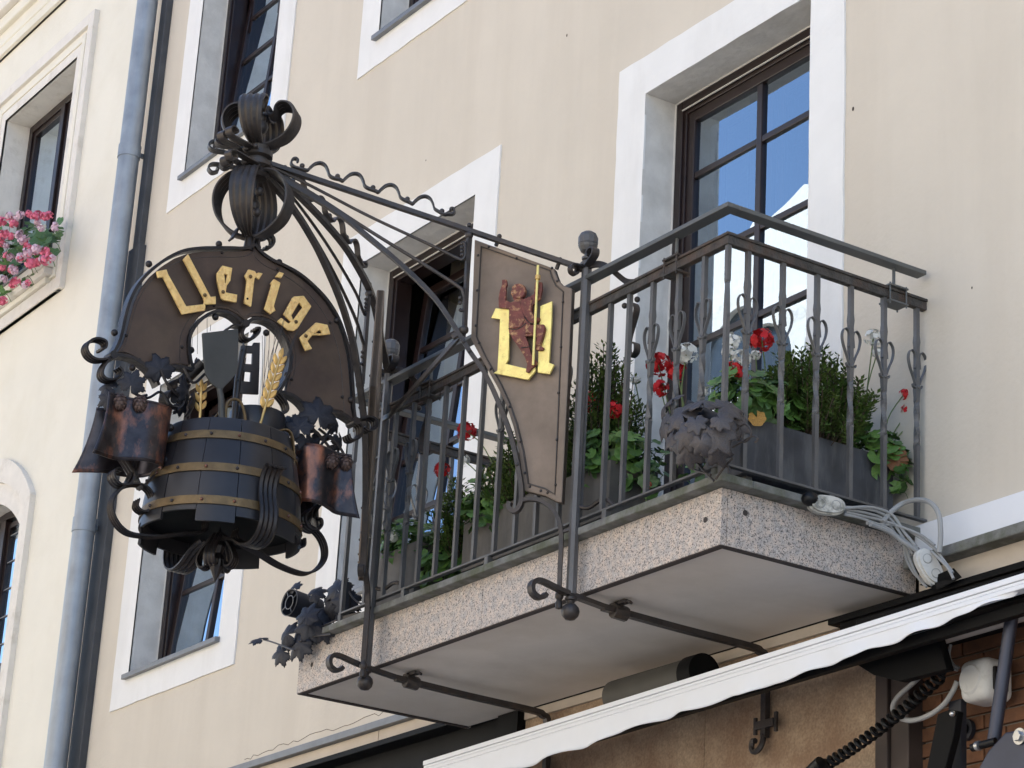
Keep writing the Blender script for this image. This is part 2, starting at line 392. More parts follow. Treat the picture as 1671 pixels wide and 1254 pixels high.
def window(key, rows, tilt, parent, curtain=None, yf=1.185, cols=2, sill=True, surr=True, bw=.235, bottom=True, bars_=None):
    x0, x1, z0, z1 = OPS[key]
    if surr: surround(x0, x1, z0, z1, bw, parent, bottom)
    # plaster reveal: jambs and head
    b = MB(); D = yf+.02; y0 = WY-.010
    b.quad((x0, y0, z0), (x0, D, z0), (x0, D, z1), (x0, y0, z1)); b.quad((x1, y0, z0), (x1, D, z0), (x1, D, z1), (x1, y0, z1))
    b.quad((x0, y0, z1), (x0, D, z1), (x1, D, z1), (x1, y0, z1)); b.quad((x0, y0, z0), (x0, D, z0), (x1, D, z0), (x1, y0, z0))
    b.build('reveal', reveal_m, parent)
    # outer frame is the window part
    b = MB(); frame_ring(b, x0+.001, x1-.001, z0+.001, z1-.001, .055, yf, yf+.07); frame_ring(b, x0+.05, x1-.05, z0+.05, z1-.05, .03, yf+.012, yf+.12)
    win = b.build('window', wood, parent, bevel=.004)
    b = MB(); b.box(x0+.055, x1-.055, yf-.004, yf+.004, z1-.058, z1-.054); b.box(x0+.0005, x0+.006, yf-.006, yf+.002, z0, z1); b.box(x0, x1, yf-.006, yf+.002, z1-.006, z1-.0005)
    b.build('putty_line', creamtrim, win)
    # sash, muntins and panes, tilted inward about the bottom edge
    sx0, sx1, sz0, sz1 = x0+.075, x1-.075, z0+.07, z1-.075
    ys = yf+.022; R = Matrix.Translation((0, ys, sz0)) @ Matrix.Rotation(-radians(tilt), 4, 'X') @ Matrix.Translation((0, -ys, -sz0))
    def place(o): o.matrix_basis = R; return o
    xm_ = (sx0+sx1)/2
    leaves = [(sx0, sx1)]
    b = MB(); frame_ring(b, sx0, sx1, sz0, sz1, .06, ys, ys+.05); place(b.build('sash', wood, win, bevel=.005))
    gx0, gx1, gz0, gz1 = sx0+.06, sx1-.06, sz0+.06, sz1-.06
    ma = MB(); ma.box(xm_-.021, xm_+.021, ys+.004, ys+.045, gz0, gz1); place(ma.build('muntin', wood, win, bevel=.004))
    zz = bars_ and [gz0]+list(bars_)+[gz1] or [gz0+(gz1-gz0)*i/rows for i in range(rows+1)]; rows = len(zz)-1
    for z in zz[1:-1]:
        for (u0, u1) in ((gx0, xm_-.021), (xm_+.021, gx1)):
            place(MB().box(u0, u1, ys+.006, ys+.043, z-.017, z+.017).build('muntin', wood, win, bevel=.004))
    for i in range(rows):
        for (u0, u1) in ((gx0, xm_-.021), (xm_+.021, gx1)):
            a = random.uniform(-.0025, .0025); c = random.uniform(-.002, .002); y = ys+.02
            za, zb = zz[i]+(.017 if i else 0), zz[i+1]-(.017 if i < rows-1 else 0)
            b = MB().add([(u0, y-a, za), (u1, y+a, za), (u1, y+a+c, zb), (u0, y-a+c, zb)], [(0, 1, 2, 3)])
            place(b.build('pane', glassm, win, flat=True))
    if key in ('W0', 'W3', 'U1'):
        yi = ys+.115
        for (u0, u1) in ((gx0+.02, xm_-.05), (xm_+.05, gx1-.02)):
            ib = MB(); frame_ring(ib, u0-.03, u1+.03, gz0, gz1, .045, yi-.01, yi+.02); ib.build('inner_sash', wood, win, bevel=.003)
            MB().quad((u0+.015, yi, gz0+.045), (u1-.015, yi, gz0+.045), (u1-.015, yi+.001, gz1-.045), (u0+.015, yi+.002, gz1-.045)).build('inner_pane', glassm, win, flat=True)
    # room box
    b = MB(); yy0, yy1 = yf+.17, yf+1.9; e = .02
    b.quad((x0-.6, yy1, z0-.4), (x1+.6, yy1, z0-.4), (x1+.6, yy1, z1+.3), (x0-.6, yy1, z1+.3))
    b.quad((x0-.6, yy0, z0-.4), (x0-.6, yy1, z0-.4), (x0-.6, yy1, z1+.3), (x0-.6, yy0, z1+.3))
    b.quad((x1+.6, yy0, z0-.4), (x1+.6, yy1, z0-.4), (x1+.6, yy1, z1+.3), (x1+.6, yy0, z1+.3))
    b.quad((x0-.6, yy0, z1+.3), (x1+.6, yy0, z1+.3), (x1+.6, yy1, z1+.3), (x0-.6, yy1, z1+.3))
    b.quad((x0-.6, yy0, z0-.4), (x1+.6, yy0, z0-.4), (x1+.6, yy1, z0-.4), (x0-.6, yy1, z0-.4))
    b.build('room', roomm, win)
    if curtain:
        b = MB(); n = 60
        for (c0, c1) in curtain[1]:
            xs = [x0+(x1-x0)*(c0+(c1-c0)*i/n) for i in range(n+1)]
            vs = []
            for i, x in enumerate(xs):
                y = yf+.34+.018*sin(i*1.1)+.01*sin(i*.37+1)
                vs += [(x, y, z0-.02), (x, y, z1+.1)]
            b.add(vs, [(2*i, 2*i+2, 2*i+3, 2*i+1) for i in range(n)])
        b.build('curtain', curtain[0], win, smooth=True)
    if sill:
        b = MB(); yo = WY-.045
        b.add([(x0-.03, yo, z0-.012), (x1+.02, yo, z0-.012), (x1+.02, yf+.01, z0+.022), (x0-.03, yf+.01, z0+.022),
               (x0-.03, yo, z0-.045), (x1+.02, yo, z0-.045), (x1+.02, yf, z0-.02), (x0-.03, yf, z0-.02)],
              [(0, 1, 2, 3), (7, 6, 5, 4), (0, 4, 5, 1), (1, 5, 6, 2), (3, 7, 4, 0), (2, 6, 7, 3)])
        b.build('window_sill', zinc, parent, bevel=.003)
    return win
window('W0', 6, 0, house, curtain=(curtainm, ((.0, .12), (.88, 1.0))), sill=False, bottom=False, bw=.24, bars_=(.78, 1.24, 1.70, 2.156, 2.62))
window('W2', 5, 5.5, house, curtain=(beigecurt, ((.1, .55),)))
window('W3', 5, 4.5, house, bars_=(1.63, 2.0, 2.36, 2.72), curtain=(curtainm, ((0, .42), (.6, 1))))
window('U1', 5, 4.5, house, bars_=(4.9, 5.24, 5.59, 5.95, 6.3), curtain=(curtainm, ((0, .42), (.6, 1))))
window('U2', 5, 0, house, curtain=(curtainm, ((0, .3),)))
window('U0', 5, 0, house); window('R0', 5, 0, house); window('R1', 5, 0, house)

# -------- ground floor zone of the main house
# zinc flashing and limestone band left of the balcony
MB().box(-8.09, -3.18, .935, 1.02, .132, .172).build('zinc_flashing', zinc, house, bevel=.003)
xs = [-8.09, -6.9, -5.55, -4.2, -3.0]
b0 = None
for i in range(4):
    MB().box(xs[i]+.003, xs[i+1]-.003, .97, 1.02, .045, .130).build('limestone_panel', limem, house, bevel=.002)
MB().box(-8.2, -3.0, 1.0, 1.05, .03, .14).build('limestone_backing', edgem, house)
MB().box(-8.2, -2.98, .90, 1.02, .012, .042).build('black_lip', blackm, house, bevel=.002)
MB().box(-8.2, -2.98, 1.0, 1.05, -.6, .01).build('shopfront_lintel', blackm, house)
MB().box(-8.2, -2.98, 1.05, 1.3, GZ, -.6).build('shopfront_glass', oppdark, house)
MB().box(-8.62, -8.2, 1.0, 1.3, GZ, .16).build('corner_pier', plaster, house)
# under the slab: cream strip, rust stained stone, dark post, brick
MB().box(-2.80, -.40, .975, 1.05, -.047, -.002).build('cream_strip', limem, house, bevel=.003)
sx = [-2.80, -2.426, -1.36, -.222]
for i in range(3):
    MB().box(sx[i]+.0015, sx[i+1]-.0015, .985, 1.06, -1.6, -.049).build('stone_panel', rustm, house, bevel=.002)
MB().box(-2.98, -2.802, .94, 1.06, -.75, -.003).build('black_duct', blackm, house)
MB().box(-2.8, -.222, 1.0, 1.08, GZ, -1.6).build('lower_stone', rustm, house)
MB().box(-.222, -.15, .97, 1.10, GZ, -.25).build('post', postm, house, bevel=.004)
MB().box(-.145, -.04, .985, 1.10, GZ, -.25).build('post', postm, house, bevel=.004)
# brick wall, every brick a part
bw_, bh_, bj = .225, .052, .010
MB().box(-.04, 3.0, 1.075, 1.15, GZ, .16).build('mortar_bed', mortarm, house)
proto = MB().box(-bw_/2, bw_/2, 0, .03, 0, bh_).build('brick', brickm, house, bevel=.002)
proto.matrix_basis = Matrix.Translation((-.04+bw_/2, 1.058, -1.2))
cnt = 0
for r in range(-9, 22):
    z = -1.2+r*(bh_+bj)
    x = -.04 + (0 if r % 2 else -(bw_+bj)/2)
    while x < (1.3 if r >= 0 else 1.9):
        cx = x+bw_/2
        if x < -.045:
            wd_ = bw_/2-.006
            mtx = Matrix.Translation((-.04+wd_/2, 1.058+random.uniform(-.002, .002), z)) @ Matrix.Diagonal((wd_/bw_, 1, 1, 1))
        else: mtx = Matrix.Translation((cx, 1.058+random.uniform(-.002, .002), z)) @ Matrix.Rotation(random.uniform(-.004, .004), 4, 'Y')
        if not (r == 0 and x > -.045 and x < 0.0): dupobj(proto, house, mtx)
        x += bw_+bj
# right of the balcony: white board, stone coping, grey fascia
MB().box(.03, 3.2, .955, 1.02, .145, .275).build('white_flashing_board', awnm, house, bevel=.003)
MB().box(.02, 3.2, .90, 1.02, .085, .130).build('stone_coping', copingm, house, bevel=.006)
MB().box(.04, 3.2, .97, 1.02, -.03, .083).build('grey_fascia', limem, house)
MB().box(-.42, 3.2, .885, 1.02, -.062, -.034).build('black_lip', blackm, house, bevel=.003)
MB().box(-.36, 3.2, .90, 1.05, -.19, -.064).build('awning_niche', blackm, house)

# ============================================================ left neighbour
nb = thing('neighbour_house', 'pale cream house front left of the downpipe with stone window mouldings', 'house', (-11, 1, GZ))
NO = (-11.33, -9.87, 4.74, 6.55); AO = (-11.4, -9.80, .2, 2.92)
facade('wall', -26, -8.625, GZ, 7.28, WY, [NO, AO, (-16, -14.5, 4.74, 6.55), (-16.05, -14.45, .2, 2.92)], cream, nb)
MB().box(-26, -8.625, 3.2, 9, GZ, 10).build('back_wall', cream, nb)
for (o0, o1) in ((0.0, 0),):
    pass
for ci, (za, zb, yo) in enumerate(((7.28, 7.36, .97), (7.362, 7.40, .94), (7.402, 7.50, .955), (7.502, 7.62, .90), (7.622, 7.78, .84), (7.782, 7.90, .78), (7.902, 8.1, .62), (8.102, 8.3, .45))):
    MB().box(-26, -8.9, yo, 1.02, za, zb).build('cornice_moulding', creamtrim if ci % 2 == 0 else cream, nb, bevel=.012)
MB().box(-26, -8.8, .95, 1.1, 7.28, 11.5).build('upper_wall', cream, nb)
MB().box(-26, -8.7, .35, 9, 11.5, 11.8).build('roof', roofm, nb)
def moulded(op, parent, frames):
    x0, x1, z0, z1 = op
    for (o, t, y0, y1, m) in frames:   # o outset, t width
        b = MB(); frame_ring(b, x0-o, x1+o, z0-o, z1+o, t, y0, y1); b.build('window_moulding', m, parent, bevel=.004)
for dx in (0, -4.65):
    op = (NO[0]+dx, NO[1]+dx, NO[2], NO[3])
    moulded(op, nb, ((.30, .10, .955, 1.01, creamtrim), (.20, .05, .985, 1.01, cream), (.15, .06, .965, 1.01, cream), (.09, .09, .975, 1.0, creamtrim)))
    x0, x1, z0, z1 = op
    b = MB(); b.quad((x0, .975, z0), (x0, 1.24, z0), (x0, 1.24, z1), (x0, .975, z1)); b.quad((x1, .975, z0), (x1, 1.24, z0), (x1, 1.24, z1), (x1, .975, z1)); b.quad((x0, .975, z1), (x0, 1.24, z1), (x1, 1.24, z1), (x1, .975, z1)); b.quad((x0, .975, z0), (x0, 1.24, z0), (x1, 1.24, z0), (x1, .975, z0))
    b.build('reveal', creamtrim, nb)
    b = MB(); frame_ring(b, x0, x1, z0, z1, .07, 1.2, 1.28); xm_ = (x0+x1)/2; b.box(xm_-.04, xm_+.04, 1.19, 1.28, z0+.07, z1-.07)
    win = b.build('window', wood, nb, bevel=.004)
    for (u0, u1) in ((x0+.07, xm_-.04), (xm_+.04, x1-.07)):
        b = MB(); frame_ring(b, u0, u1, z0+.07, z1-.07, .05, 1.215, 1.26); b.build('sash', wood, win, bevel=.004)
        MB().quad((u0+.05, 1.24, z0+.12), (u1-.05, 1.24, z0+.12), (u1-.05, 1.242, z1-.12), (u0+.05, 1.241, z1-.12)).build('pane', glassm, win, flat=True)
    b = MB()
    for (c0, c1) in ((0, .35), (.62, 1)):
        vs = []; n = 40
        for i in range(n+1):
            x = x0+(x1-x0)*(c0+(c1-c0)*i/n); y = 1.36+.015*sin(i*1.2); vs += [(x, y, z0), (x, y, z1)]
        b.add(vs, [(2*i, 2*i+2, 2*i+3, 2*i+1) for i in range(n)])
    b.build('curtain', curtainm, win, smooth=True)
    # moulded sill
    for (a0, a1, yo, m, e) in ((z0-.005, z0+.02, .86, zinc, .0), (z0-.07, z0-.007, .875, creamtrim, .01), (z0-.13, z0-.072, .90, creamtrim, .03), (z0-.18, z0-.132, .935, cream, .08), (z0-.30, z0-.182, .962, creamtrim, .0)):
        MB().box(x0-.12+e if e else x0-.26, x1+.12-e if e else (x1+.10 if a1 > z0 else x1+.26), yo, 1.01, a0, a1).build('window_sill', m, nb, bevel=.006)
# arched window
for dx in (0, -4.65):
    x0, x1, z0, z1 = AO[0]+dx, AO[1]+dx, AO[2], AO[3]
    def arch(x0, x1, z0, zs, rise, y):
        r = ((x1-x0)**2/4+rise**2)/(2*rise); cx = (x0+x1)/2; cz = zs+rise-r; A = math.asin((x1-x0)/2/r); n = 20
        return [(x0, y, z0), (x1, y, z0)] + [(cx+r*sin(A-2*A*i/n), y, cz+r*cos(A-2*A*i/n)) for i in range(n+1)]
    zs = 2.60
    # wall filler above the arch
    top = arch(x0, x1, z0, zs, z1-zs, WY)
    MB().prism([[(x0, WY, z1+.0), ] + [p for p in reversed(top[2:])] + [(x1, WY, z1)]], (0, .05, 0)).build('wall', cream, nb)
    MB().prism([arch(x0-.19, x1+.19, z0, zs+.19, z1-zs+.17, .955), arch(x0-.09, x1+.09, z0+.001, zs+.09, z1-zs+.08, .955)], (0, .05, 0)).build('window_moulding', creamtrim, nb, bevel=.004)
    MB().prism([arch(x0-.088, x1+.088, z0, zs+.088, z1-zs+.078, .975), arch(x0, x1, z0+.001, zs, z1-zs, .975)], (0, .30, 0)).build('reveal', creamtrim, nb)
    b = MB(); b.prism([arch(x0+.002, x1-.002, z0+.01, zs, z1-zs-.002, 1.16), arch(x0+.07, x1-.07, z0+.07, zs, z1-zs-.06, 1.16)], (0, .08, 0))
    win = b.build('window', wood, nb, bevel=.004)
    MB().box((x0+x1)/2-.05, (x0+x1)/2+.05, 1.15, 1.23, z0+.07, z1-.07).build('muntin', wood, win, bevel=.004)
    MB().box(x0+.07, x1-.07, 1.152, 1.228, 1.55, 1.64).build('muntin', zinc, win, bevel=.004)
    for k in (0, 1):
        u0, u1 = ((x0+.07, (x0+x1)/2-.05), ((x0+x1)/2+.05, x1-.07))[k]
        for (za, zb) in ((z0+.07, 1.55), (1.64, z1)):
            MB().quad((u0, 1.2, za), (u1, 1.2, za), (u1, 1.2, zb), (u0, 1.2, zb)).build('pane', glassm, win, flat=True)
            b = MB()
            for q in range(1, 3): b.box(u0+(u1-u0)*q/3-.004, u0+(u1-u0)*q/3+.004, 1.19, 1.198, za, zb-.02)
            z = za+.2
            while z < zb: b.box(u0, u1, 1.189, 1.197, z-.004, z+.004); z += .22
            b.build('lead_bars', zinc, win)
            b = MB(); frame_ring(b, u0, u1, za, zb if zb < 2 else zb-.1, .04, 1.18, 1.22); b.build('sash', wood, win)
    MB().quad((x0-.3, 1.9, z0-.2), (x1+.3, 1.9, z0-.2), (x1+.3, 1.9, z1+.3), (x0-.3, 1.9, z1+.3)).build('room', roomm, win)

# ============================================================ downpipes
dp = thing('downpipe', 'weathered zinc downpipe running down the joint between the two houses', 'downpipe', (-8.60, .88, GZ))
MB().tube([(-8.262, .85, GZ), (-8.262, .85, 9.5)], .077, 20).build('pipe', zincpipe, dp, smooth=True)
for z in (5.05, 2.2, .0, -2):
    MB().tube([(-8.262, .85, z-.05), (-8.262, .85, z+.05)], .083, 20).build('pipe_collar', zincpipe, dp, smooth=True)
    MB().box(-8.275, -8.25, .85, 1.0, z-.015, z+.015).build('pipe_bracket', zinc, dp)
dk = thing('dark_conduit', 'dark square conduit behind the zinc downpipe', 'pipe', (-8.35, .95, GZ))
MB().box(-8.29, -8.10, .945, .999, GZ, 4.3).build('duct', darkpipe, dk, bevel=.005)
MB().box(-8.235, -8.13, .95, .999, 4.302, 9.5).build('duct', darkpipe, dk, bevel=.005)

# ============================================================ houses across the street (gable and left ones seen in window reflections, right ones unseen, added for lighting)
opp = thing('gabled_house', 'white house with a curved gable across the street', 'house', (-22.8, -16.5, GZ))
prof = [(-28.5, GZ), (-17.2, GZ), (-17.2, 9.8)]
half = [(-17.2, 10.6), (-18.6, 11.0), (-18.9, 12.2), (-19.8, 13.2), (-20.6, 13.3), (-20.7, 14.2), (-21.6, 15.2), (-22.8, 15.6)]
prof2 = prof + half + [(-45.6-x, z) for x, z in reversed(half[:-1])] + [(-28.4, 9.8)]
MB().prism([[(x, -16, z) for x, z in prof2]], (0, -.5, 0)).build('wall', oppm, opp)
MB().prism([[(x, -16.5, z-.3) for x, z in prof2]], (0, -10, 0)).build('roof', roofm, opp)
for cx in (-26.5, -24.0, -21.6, -19.2):
    for z in (1.5, 5.2, 8.6):
        MB().box(cx-.55, cx+.55, -16.02, -15.96, z, z+1.9).build('window', oppdark, opp)
        frame_ring(MB(), cx-.75, cx+.75, z-.2, z+2.1, .19, -16.02, -15.9).build('window_moulding', creamtrim, opp)
for z in (.6, 4.4, 7.9, 10.6):
    MB().box(-28.5, -17.1, -16, -15.7, z, z+.22).build('cornice_moulding', oppm, opp)
MB().prism([[( -22.8+1.15*cos(a), -15.98, 12.3+1.15*sin(a)) for a in [2*pi*i/24 for i in range(24)]], [(-22.8+.8*cos(a), -15.98, 12.3+.8*sin(a)) for a in [2*pi*i/24 for i in range(24)]]], (0, .15, 0)).build('window_moulding', creamtrim, opp)
MB().prism([[( -22.8+.8*cos(a), -15.98, 12.3+.8*sin(a)) for a in [2*pi*i/24 for i in range(24)]]], (0, .03, 0)).build('window', oppdark, opp)
for (xa, xb, h, m, lab) in ((-17.0, -3, 8.6, oppcream, 'cream house across the street right of the curved gable'), (-2.8, 14, 9.5, oppm, 'wide pale house across the street facing the balcony'), (-44, -28.6, 9.6, oppcream, 'cream house across the street left of the curved gable'), (-75, -44.2, 8.5, oppm, 'long pale house far down the street')):
    o = thing('street_house', lab, 'house', ((xa+xb)/2, -16.5, GZ), 'houses across the street')
    MB().box(xa, xb, -26, -16, GZ, h).build('wall', m, o)
    MB().add([(xa, -15.7, h), (xb, -15.7, h), (xb, -21, h+3.2), (xa, -21, h+3.2), (xa, -26, h), (xb, -26, h)], [(0, 1, 2, 3), (3, 2, 5, 4), (0, 3, 4), (1, 5, 2)]).build('roof', roofm, o)
    x = xa+1.2
    while x < xb-1:
        for z in (-3, 1.0, 4.8): MB().box(x, x+1.1, -16.02, -15.96, z, z+1.8).build('window', oppdark, o)
        x += 2.8
#@@BALCONY
bal = thing('balcony', 'pink grey granite edged balcony slab with pale painted underside', 'balcony', (-1.66, .5, 0))
XL = -3.335
MB().box(XL+.03, -.03, .03, .97, .012, .225).build('slab', soffitm, bal)
MB().box(XL+.034, -.034, .034, .972, .002, .010).build('soffit', soffitm, bal, bevel=.002)
b = MB(); frame_ring_pts = [(XL+.012, .012), (-.012, .012), (-.012, .975), (XL+.012, .975)]
b.box(XL+.004, -.004, .004, .034, -.004, .0015); b.box(XL+.004, XL+.034, .034, .975, -.004, .0015); b.box(-.034, -.004, .034, .975, -.004, .0015)
b.build('drip_edge', edgem, bal)
xs = [XL, -1.686, -.0015]
for i in range(2):
    MB().box(xs[i]+.0012, xs[i+1]-.0012, 0, .029, .0, .228).build('granite_panel', granitem, bal, bevel=.0015)
MB().box(-.029, 0, .0310, .990, .0, .228).build('granite_panel', granitem, bal, bevel=.0015)
MB().box(XL, XL+.029, .0310, .990, .0, .228).build('granite_panel', granitem, bal, bevel=.0015)
for (x, y, a) in ((-.10, -.001, 0), (.001, .115, 1), (-3.2, -.001, 0)):
    b = MB(); n = 12
    if a == 0: b.prism([[(x+.012*cos(2*pi*i/n), 0, .12+.012*sin(2*pi*i/n)) for i in range(n)]], (0, -.0015, 0))
    else: b.prism([[(0, y+.012*cos(2*pi*i/n), .15+.012*sin(2*pi*i/n)) for i in range(n)]], (.0015, 0, 0))
    b.build('anchor_plug', edgem, bal)
MB().box(XL-.045, .065, -.055, .10, .230, .262).build('coping', copingm, bal, bevel=.004)
MB().box(-.10, .065, .1005, .99, .230, .262).build('coping', copingm, bal, bevel=.004)
MB().box(XL-.035, XL+.10, .1005, .99, .230, .262).build('coping', copingm, bal, bevel=.004)
MB().box(XL+.02, -.01, -.012, .95, .2625, .276).build('zinc_apron', zinc, bal)

rc = random.Random(3)
def crack(pts, r_=.0016, nm='plaster_crack', jit=.012):
    P = smooth_pts([Y_(x, y, WY) for x, y in pts], 10)
    P = [Vector((p.x+rc.uniform(-jit, jit), WY-.0004, p.z+rc.uniform(-jit, jit))) for p in P]
    MB().tube(P, r_, 4).build(nm, twigm, house)
crack([(400, 1240), (470, 1213), (560, 1185), (640, 1160), (700, 1150)]); crack([(735, 348), (745, 312), (752, 290)], .0010, jit=.004); crack([(1216, 480), (1220, 455)], .001, jit=.003)
for (x, y, r_) in ((925, 58, .006), (1392, 178, .007), (695, 262, .004), (1355, 158, .004), (1586, 470, .004), (640, 640, .003)):
    MB().sphere(Y_(x, y, WY-.001), r_, 7, 4, (1, .2, 1.6)).build('plaster_chip', twigm, house)
# ------------------------------------------------------------ railing
RL = -2.88
rail = thing('balcony_railing', 'grey wrought iron balcony railing with heart scrolls and rusty top rail', 'railing', (-1.44, .02, .276))
RX, RY = .045, -.035
def rail_path(z, x0=RL, y1=1.0):
    return [(x0, y1, z), (x0, RY, z), (RX, RY, z), (RX, y1, z)]
def bars(pts, w_, h):
    b = MB()
    for i in range(len(pts)-1):
        a, c = Vector(pts[i]), Vector(pts[i+1]); d = (c-a).normalized()*(w_/2)
        if i == 1: b.bar(a-d, c+d, w_, h)
        elif i == 0: b.bar(a, c-d*(-1)*-1 if False else c-d, w_, h)
        else: b.bar(a+d, c, w_, h)
    return b
bars(rail_path(1.238), .030, .036).build('top_rail', railrust, rail, bevel=.003)
bars(rail_path(1.2625), .044, .0125).build('top_rail_cap', railrust, rail, bevel=.003)
bars(rail_path(.302), .026, .010).build('bottom_rail', railpaint, rail, bevel=.002)
for (x, y) in ((RX, RY), (-.72, RY), (-1.6, RY), (-2.3, RY), (RL, RY), (RX, .5)):
    MB().box(x-.014, x+.014, y-.014, y+.014, .262, .297).build('foot', railpaint, rail, bevel=.002)
# handrail (tilted flat bar on stems)
hp = [(RL-.01, .9, 1.39), (RL-.01, RY-.012, 1.39), (RX+.012, RY-.012, 1.375), (RX+.012, .975, 1.375)]
bars(hp, .058, .020).build('handrail', handpaint, rail, bevel=.003)
def clamp(x, y, ax):
    b = MB(); b.tube([(x, y, 1.268), (x, y, 1.366)], .007, 8)
    s = b.build('handrail_stem', handpaint, rail, smooth=True)
    c = MB()
    l, w2 = (.05, .036)
    dx, dy = (l, w2) if ax == 'x' else (w2, l)
    c.box(x-dx, x+dx, y-dy, y+dy, 1.270, 1.278); c.box(x-dx, x+dx, y-dy, y+dy, 1.200, 1.208)
    for i in (-1, 1):
        for j in (-1, 1): c.tube([(x+i*(dx-.008), y+j*(dy-.006), 1.19), (x+i*(dx-.008), y+j*(dy-.006), 1.285)], .004, 6)
    c.build('clamp', railrust if ax == 'x' else handpaint, s, bevel=.001)
clamp(-.30, RY, 'x'); clamp(RX, .83, 'y'); clamp(-2.2, RY, 'x')
def baluster_mesh(heart, twist, axis):
    b = MB(); z0, z1 = .307, 1.221; w2 = .0095
    n = 60; vs = []; fs = []
    for i in range(n+1):
        z = z0+(z1-z0)*i/n; a = 0
        if twist:
            ta, tb = (.90, 1.06) if twist == 'corner' else (.62, .80)
            a = 2.5*2*pi*max(0, min(1, (z-ta)/(tb-ta)))
        k = 1.0
        for zc in (.86, .62, 1.07):
            if heart and abs(z-zc) < .03: k = 1.0+.22*(1-abs(z-zc)/.03)
        for q in range(4):
            t = a+pi/4+q*pi/2; vs.append((cos(t)*w2*1.414*k, sin(t)*w2*1.414*k, z))
    for i in range(n):
        for q in range(4): fs.append((i*4+q, i*4+(q+1) % 4, (i+1)*4+(q+1) % 4, (i+1)*4+q))
    fs += [(3, 2, 1, 0), (n*4, n*4+1, n*4+2, n*4+3)]
    b.add(vs, fs)
    return b
def heart_mesh(axis):
    b = MB()
    U = Vector((1, 0, 0)) if axis == 'x' else Vector((0, 1, 0)); V = Vector((0, -1, 0)) if axis == 'x' else Vector((1, 0, 0))
    for sgn in (-1, 1):
        prof = [(.006, .865), (.012, .885), (.024, .915), (.040, .950), (.048, .985), (.044, 1.012), (.030, 1.027), (.016, 1.020), (.010, 1.000), (.012, .975), (.014, .95)]
        pts = smooth_pts([U*(sgn*u)+Vector((0, 0, z))+V*.003 for u, z in prof], 4)
        b.ribbon(pts, V, .014, .0042)
        prof = [(.004, .868), (.014, .864), (.022, .870), (.024, .880)]
        b.ribbon(smooth_pts([U*(sgn*u)+Vector((0, 0, z))+V*.003 for u, z in prof], 4), V, .014, .004)
    b.sphere(V*.012+Vector((0, 0, .868)), .009, 8, 5)
    return b
protos = {}
def baluster(x, y, heart, twist, axis):
    k = (heart, twist, axis)
    mtx = Matrix.Translation((x, y, 0))
    if k not in protos:
        o = baluster_mesh(heart, twist, axis).build('baluster', railpaint, rail, bevel=0); h = None
        if heart: h = heart_mesh(axis).build('heart_scroll', railpaint, o, smooth=True)
        protos[k] = (o, h)
        o.matrix_basis = mtx
    else:
        o, h = protos[k]; o = dupobj(o, rail, mtx)
        if h: dupobj(h, o)
FX = [-.155, -.325, -.50, -.665, -.80, -.965, -1.12, -1.29, -1.45, -1.61, -1.775, -1.935, -2.10, -2.25, -2.385, -2.55, -2.72]
baluster(RX, RY, False, 'corner', 'x')
for i, x in enumerate(FX): x += .05; baluster(x, RY, x > -.55 or x < -2.32 or -1.7 < x < -1.0, 'low' if (x > -.55 or x < -2.32) else None, 'x')
baluster(RL, RY, False, 'corner', 'x')
for i in range(6): baluster(RX, .065+.178*i+.0, True, 'low', 'y')
for i in range(5): baluster(RL, .16+.178*i, True, 'low', 'y')

# ============================================================ sign bracket (two mirrored arms meeting at the crown)
XM, YM = -1.735, -1.263
TIP = Vector((XM, YM, 0))
brk = thing('sign_bracket', 'dark wrought iron double bracket with ribbon crown carrying the hanging sign', 'bracket', (XM, -.06, 0))
def flatN(v): return Vector((v.x, v.y, 0)).normalized()
PLAN = smooth_pts([(-.910, -.060, 0), (-.975, -.125, 0), (-1.063, -.198, 0), (-1.174, -.291, 0), (-1.265, -.375, 0), (-1.350, -.480, 0), (-1.433, -.594, 0), (-1.525, -.750, 0), (-1.598, -.905, 0), (-1.662, -1.050, 0), (-1.735, -1.263, 0)], 5)
class Arm:
    """one arm: its plan curve runs from the post to the crown"""
    def __init__(s, px_):
        m = px_ < XM; s.c = [Vector((2*XM-p.x, p.y, 0)) if m else p.copy() for p in PLAN]
        s.P = s.c[0]; s.L = [0]
        for i in range(1, len(s.c)): s.L.append(s.L[-1]+(s.c[i]-s.c[i-1]).length)
        s.len = s.L[-1]; s.sg = -1 if m else 1
        s.d = (s.c[-1]-s.c[-4]).normalized(); s.n = Vector((-s.d.y, s.d.x, 0))*s.sg
        if s.n.x*s.sg < 0: s.n = -s.n
    def at(s, q):
        L = s.L; n = len(L)
        if q <= 0: d = (s.c[1]-s.c[0]).normalized(); return s.c[0]+d*q, d
        if q >= s.len: return s.c[-1]+s.d*(q-s.len), s.d
        i = 0
        while L[i+1] < q: i += 1
        d = (s.c[i+1]-s.c[i]).normalized(); return s.c[i]+d*(q-L[i]), d
    def nrm(s, d):
        n = Vector((-d.y, d.x, 0)); return -n if n.x*s.sg < 0 else n
    def w(s, q, z, o=0.0):
        p, d = s.at(q); return p+s.nrm(d)*o+Vector((0, 0, z))
    def nat(s, p):
        b = min(range(len(s.c)-1), key=lambda i: (s.c[i]+s.c[i+1]-2*Vector((p.x, p.y, 0))).length)
        return s.nrm((s.c[b+1]-s.c[b]).normalized())
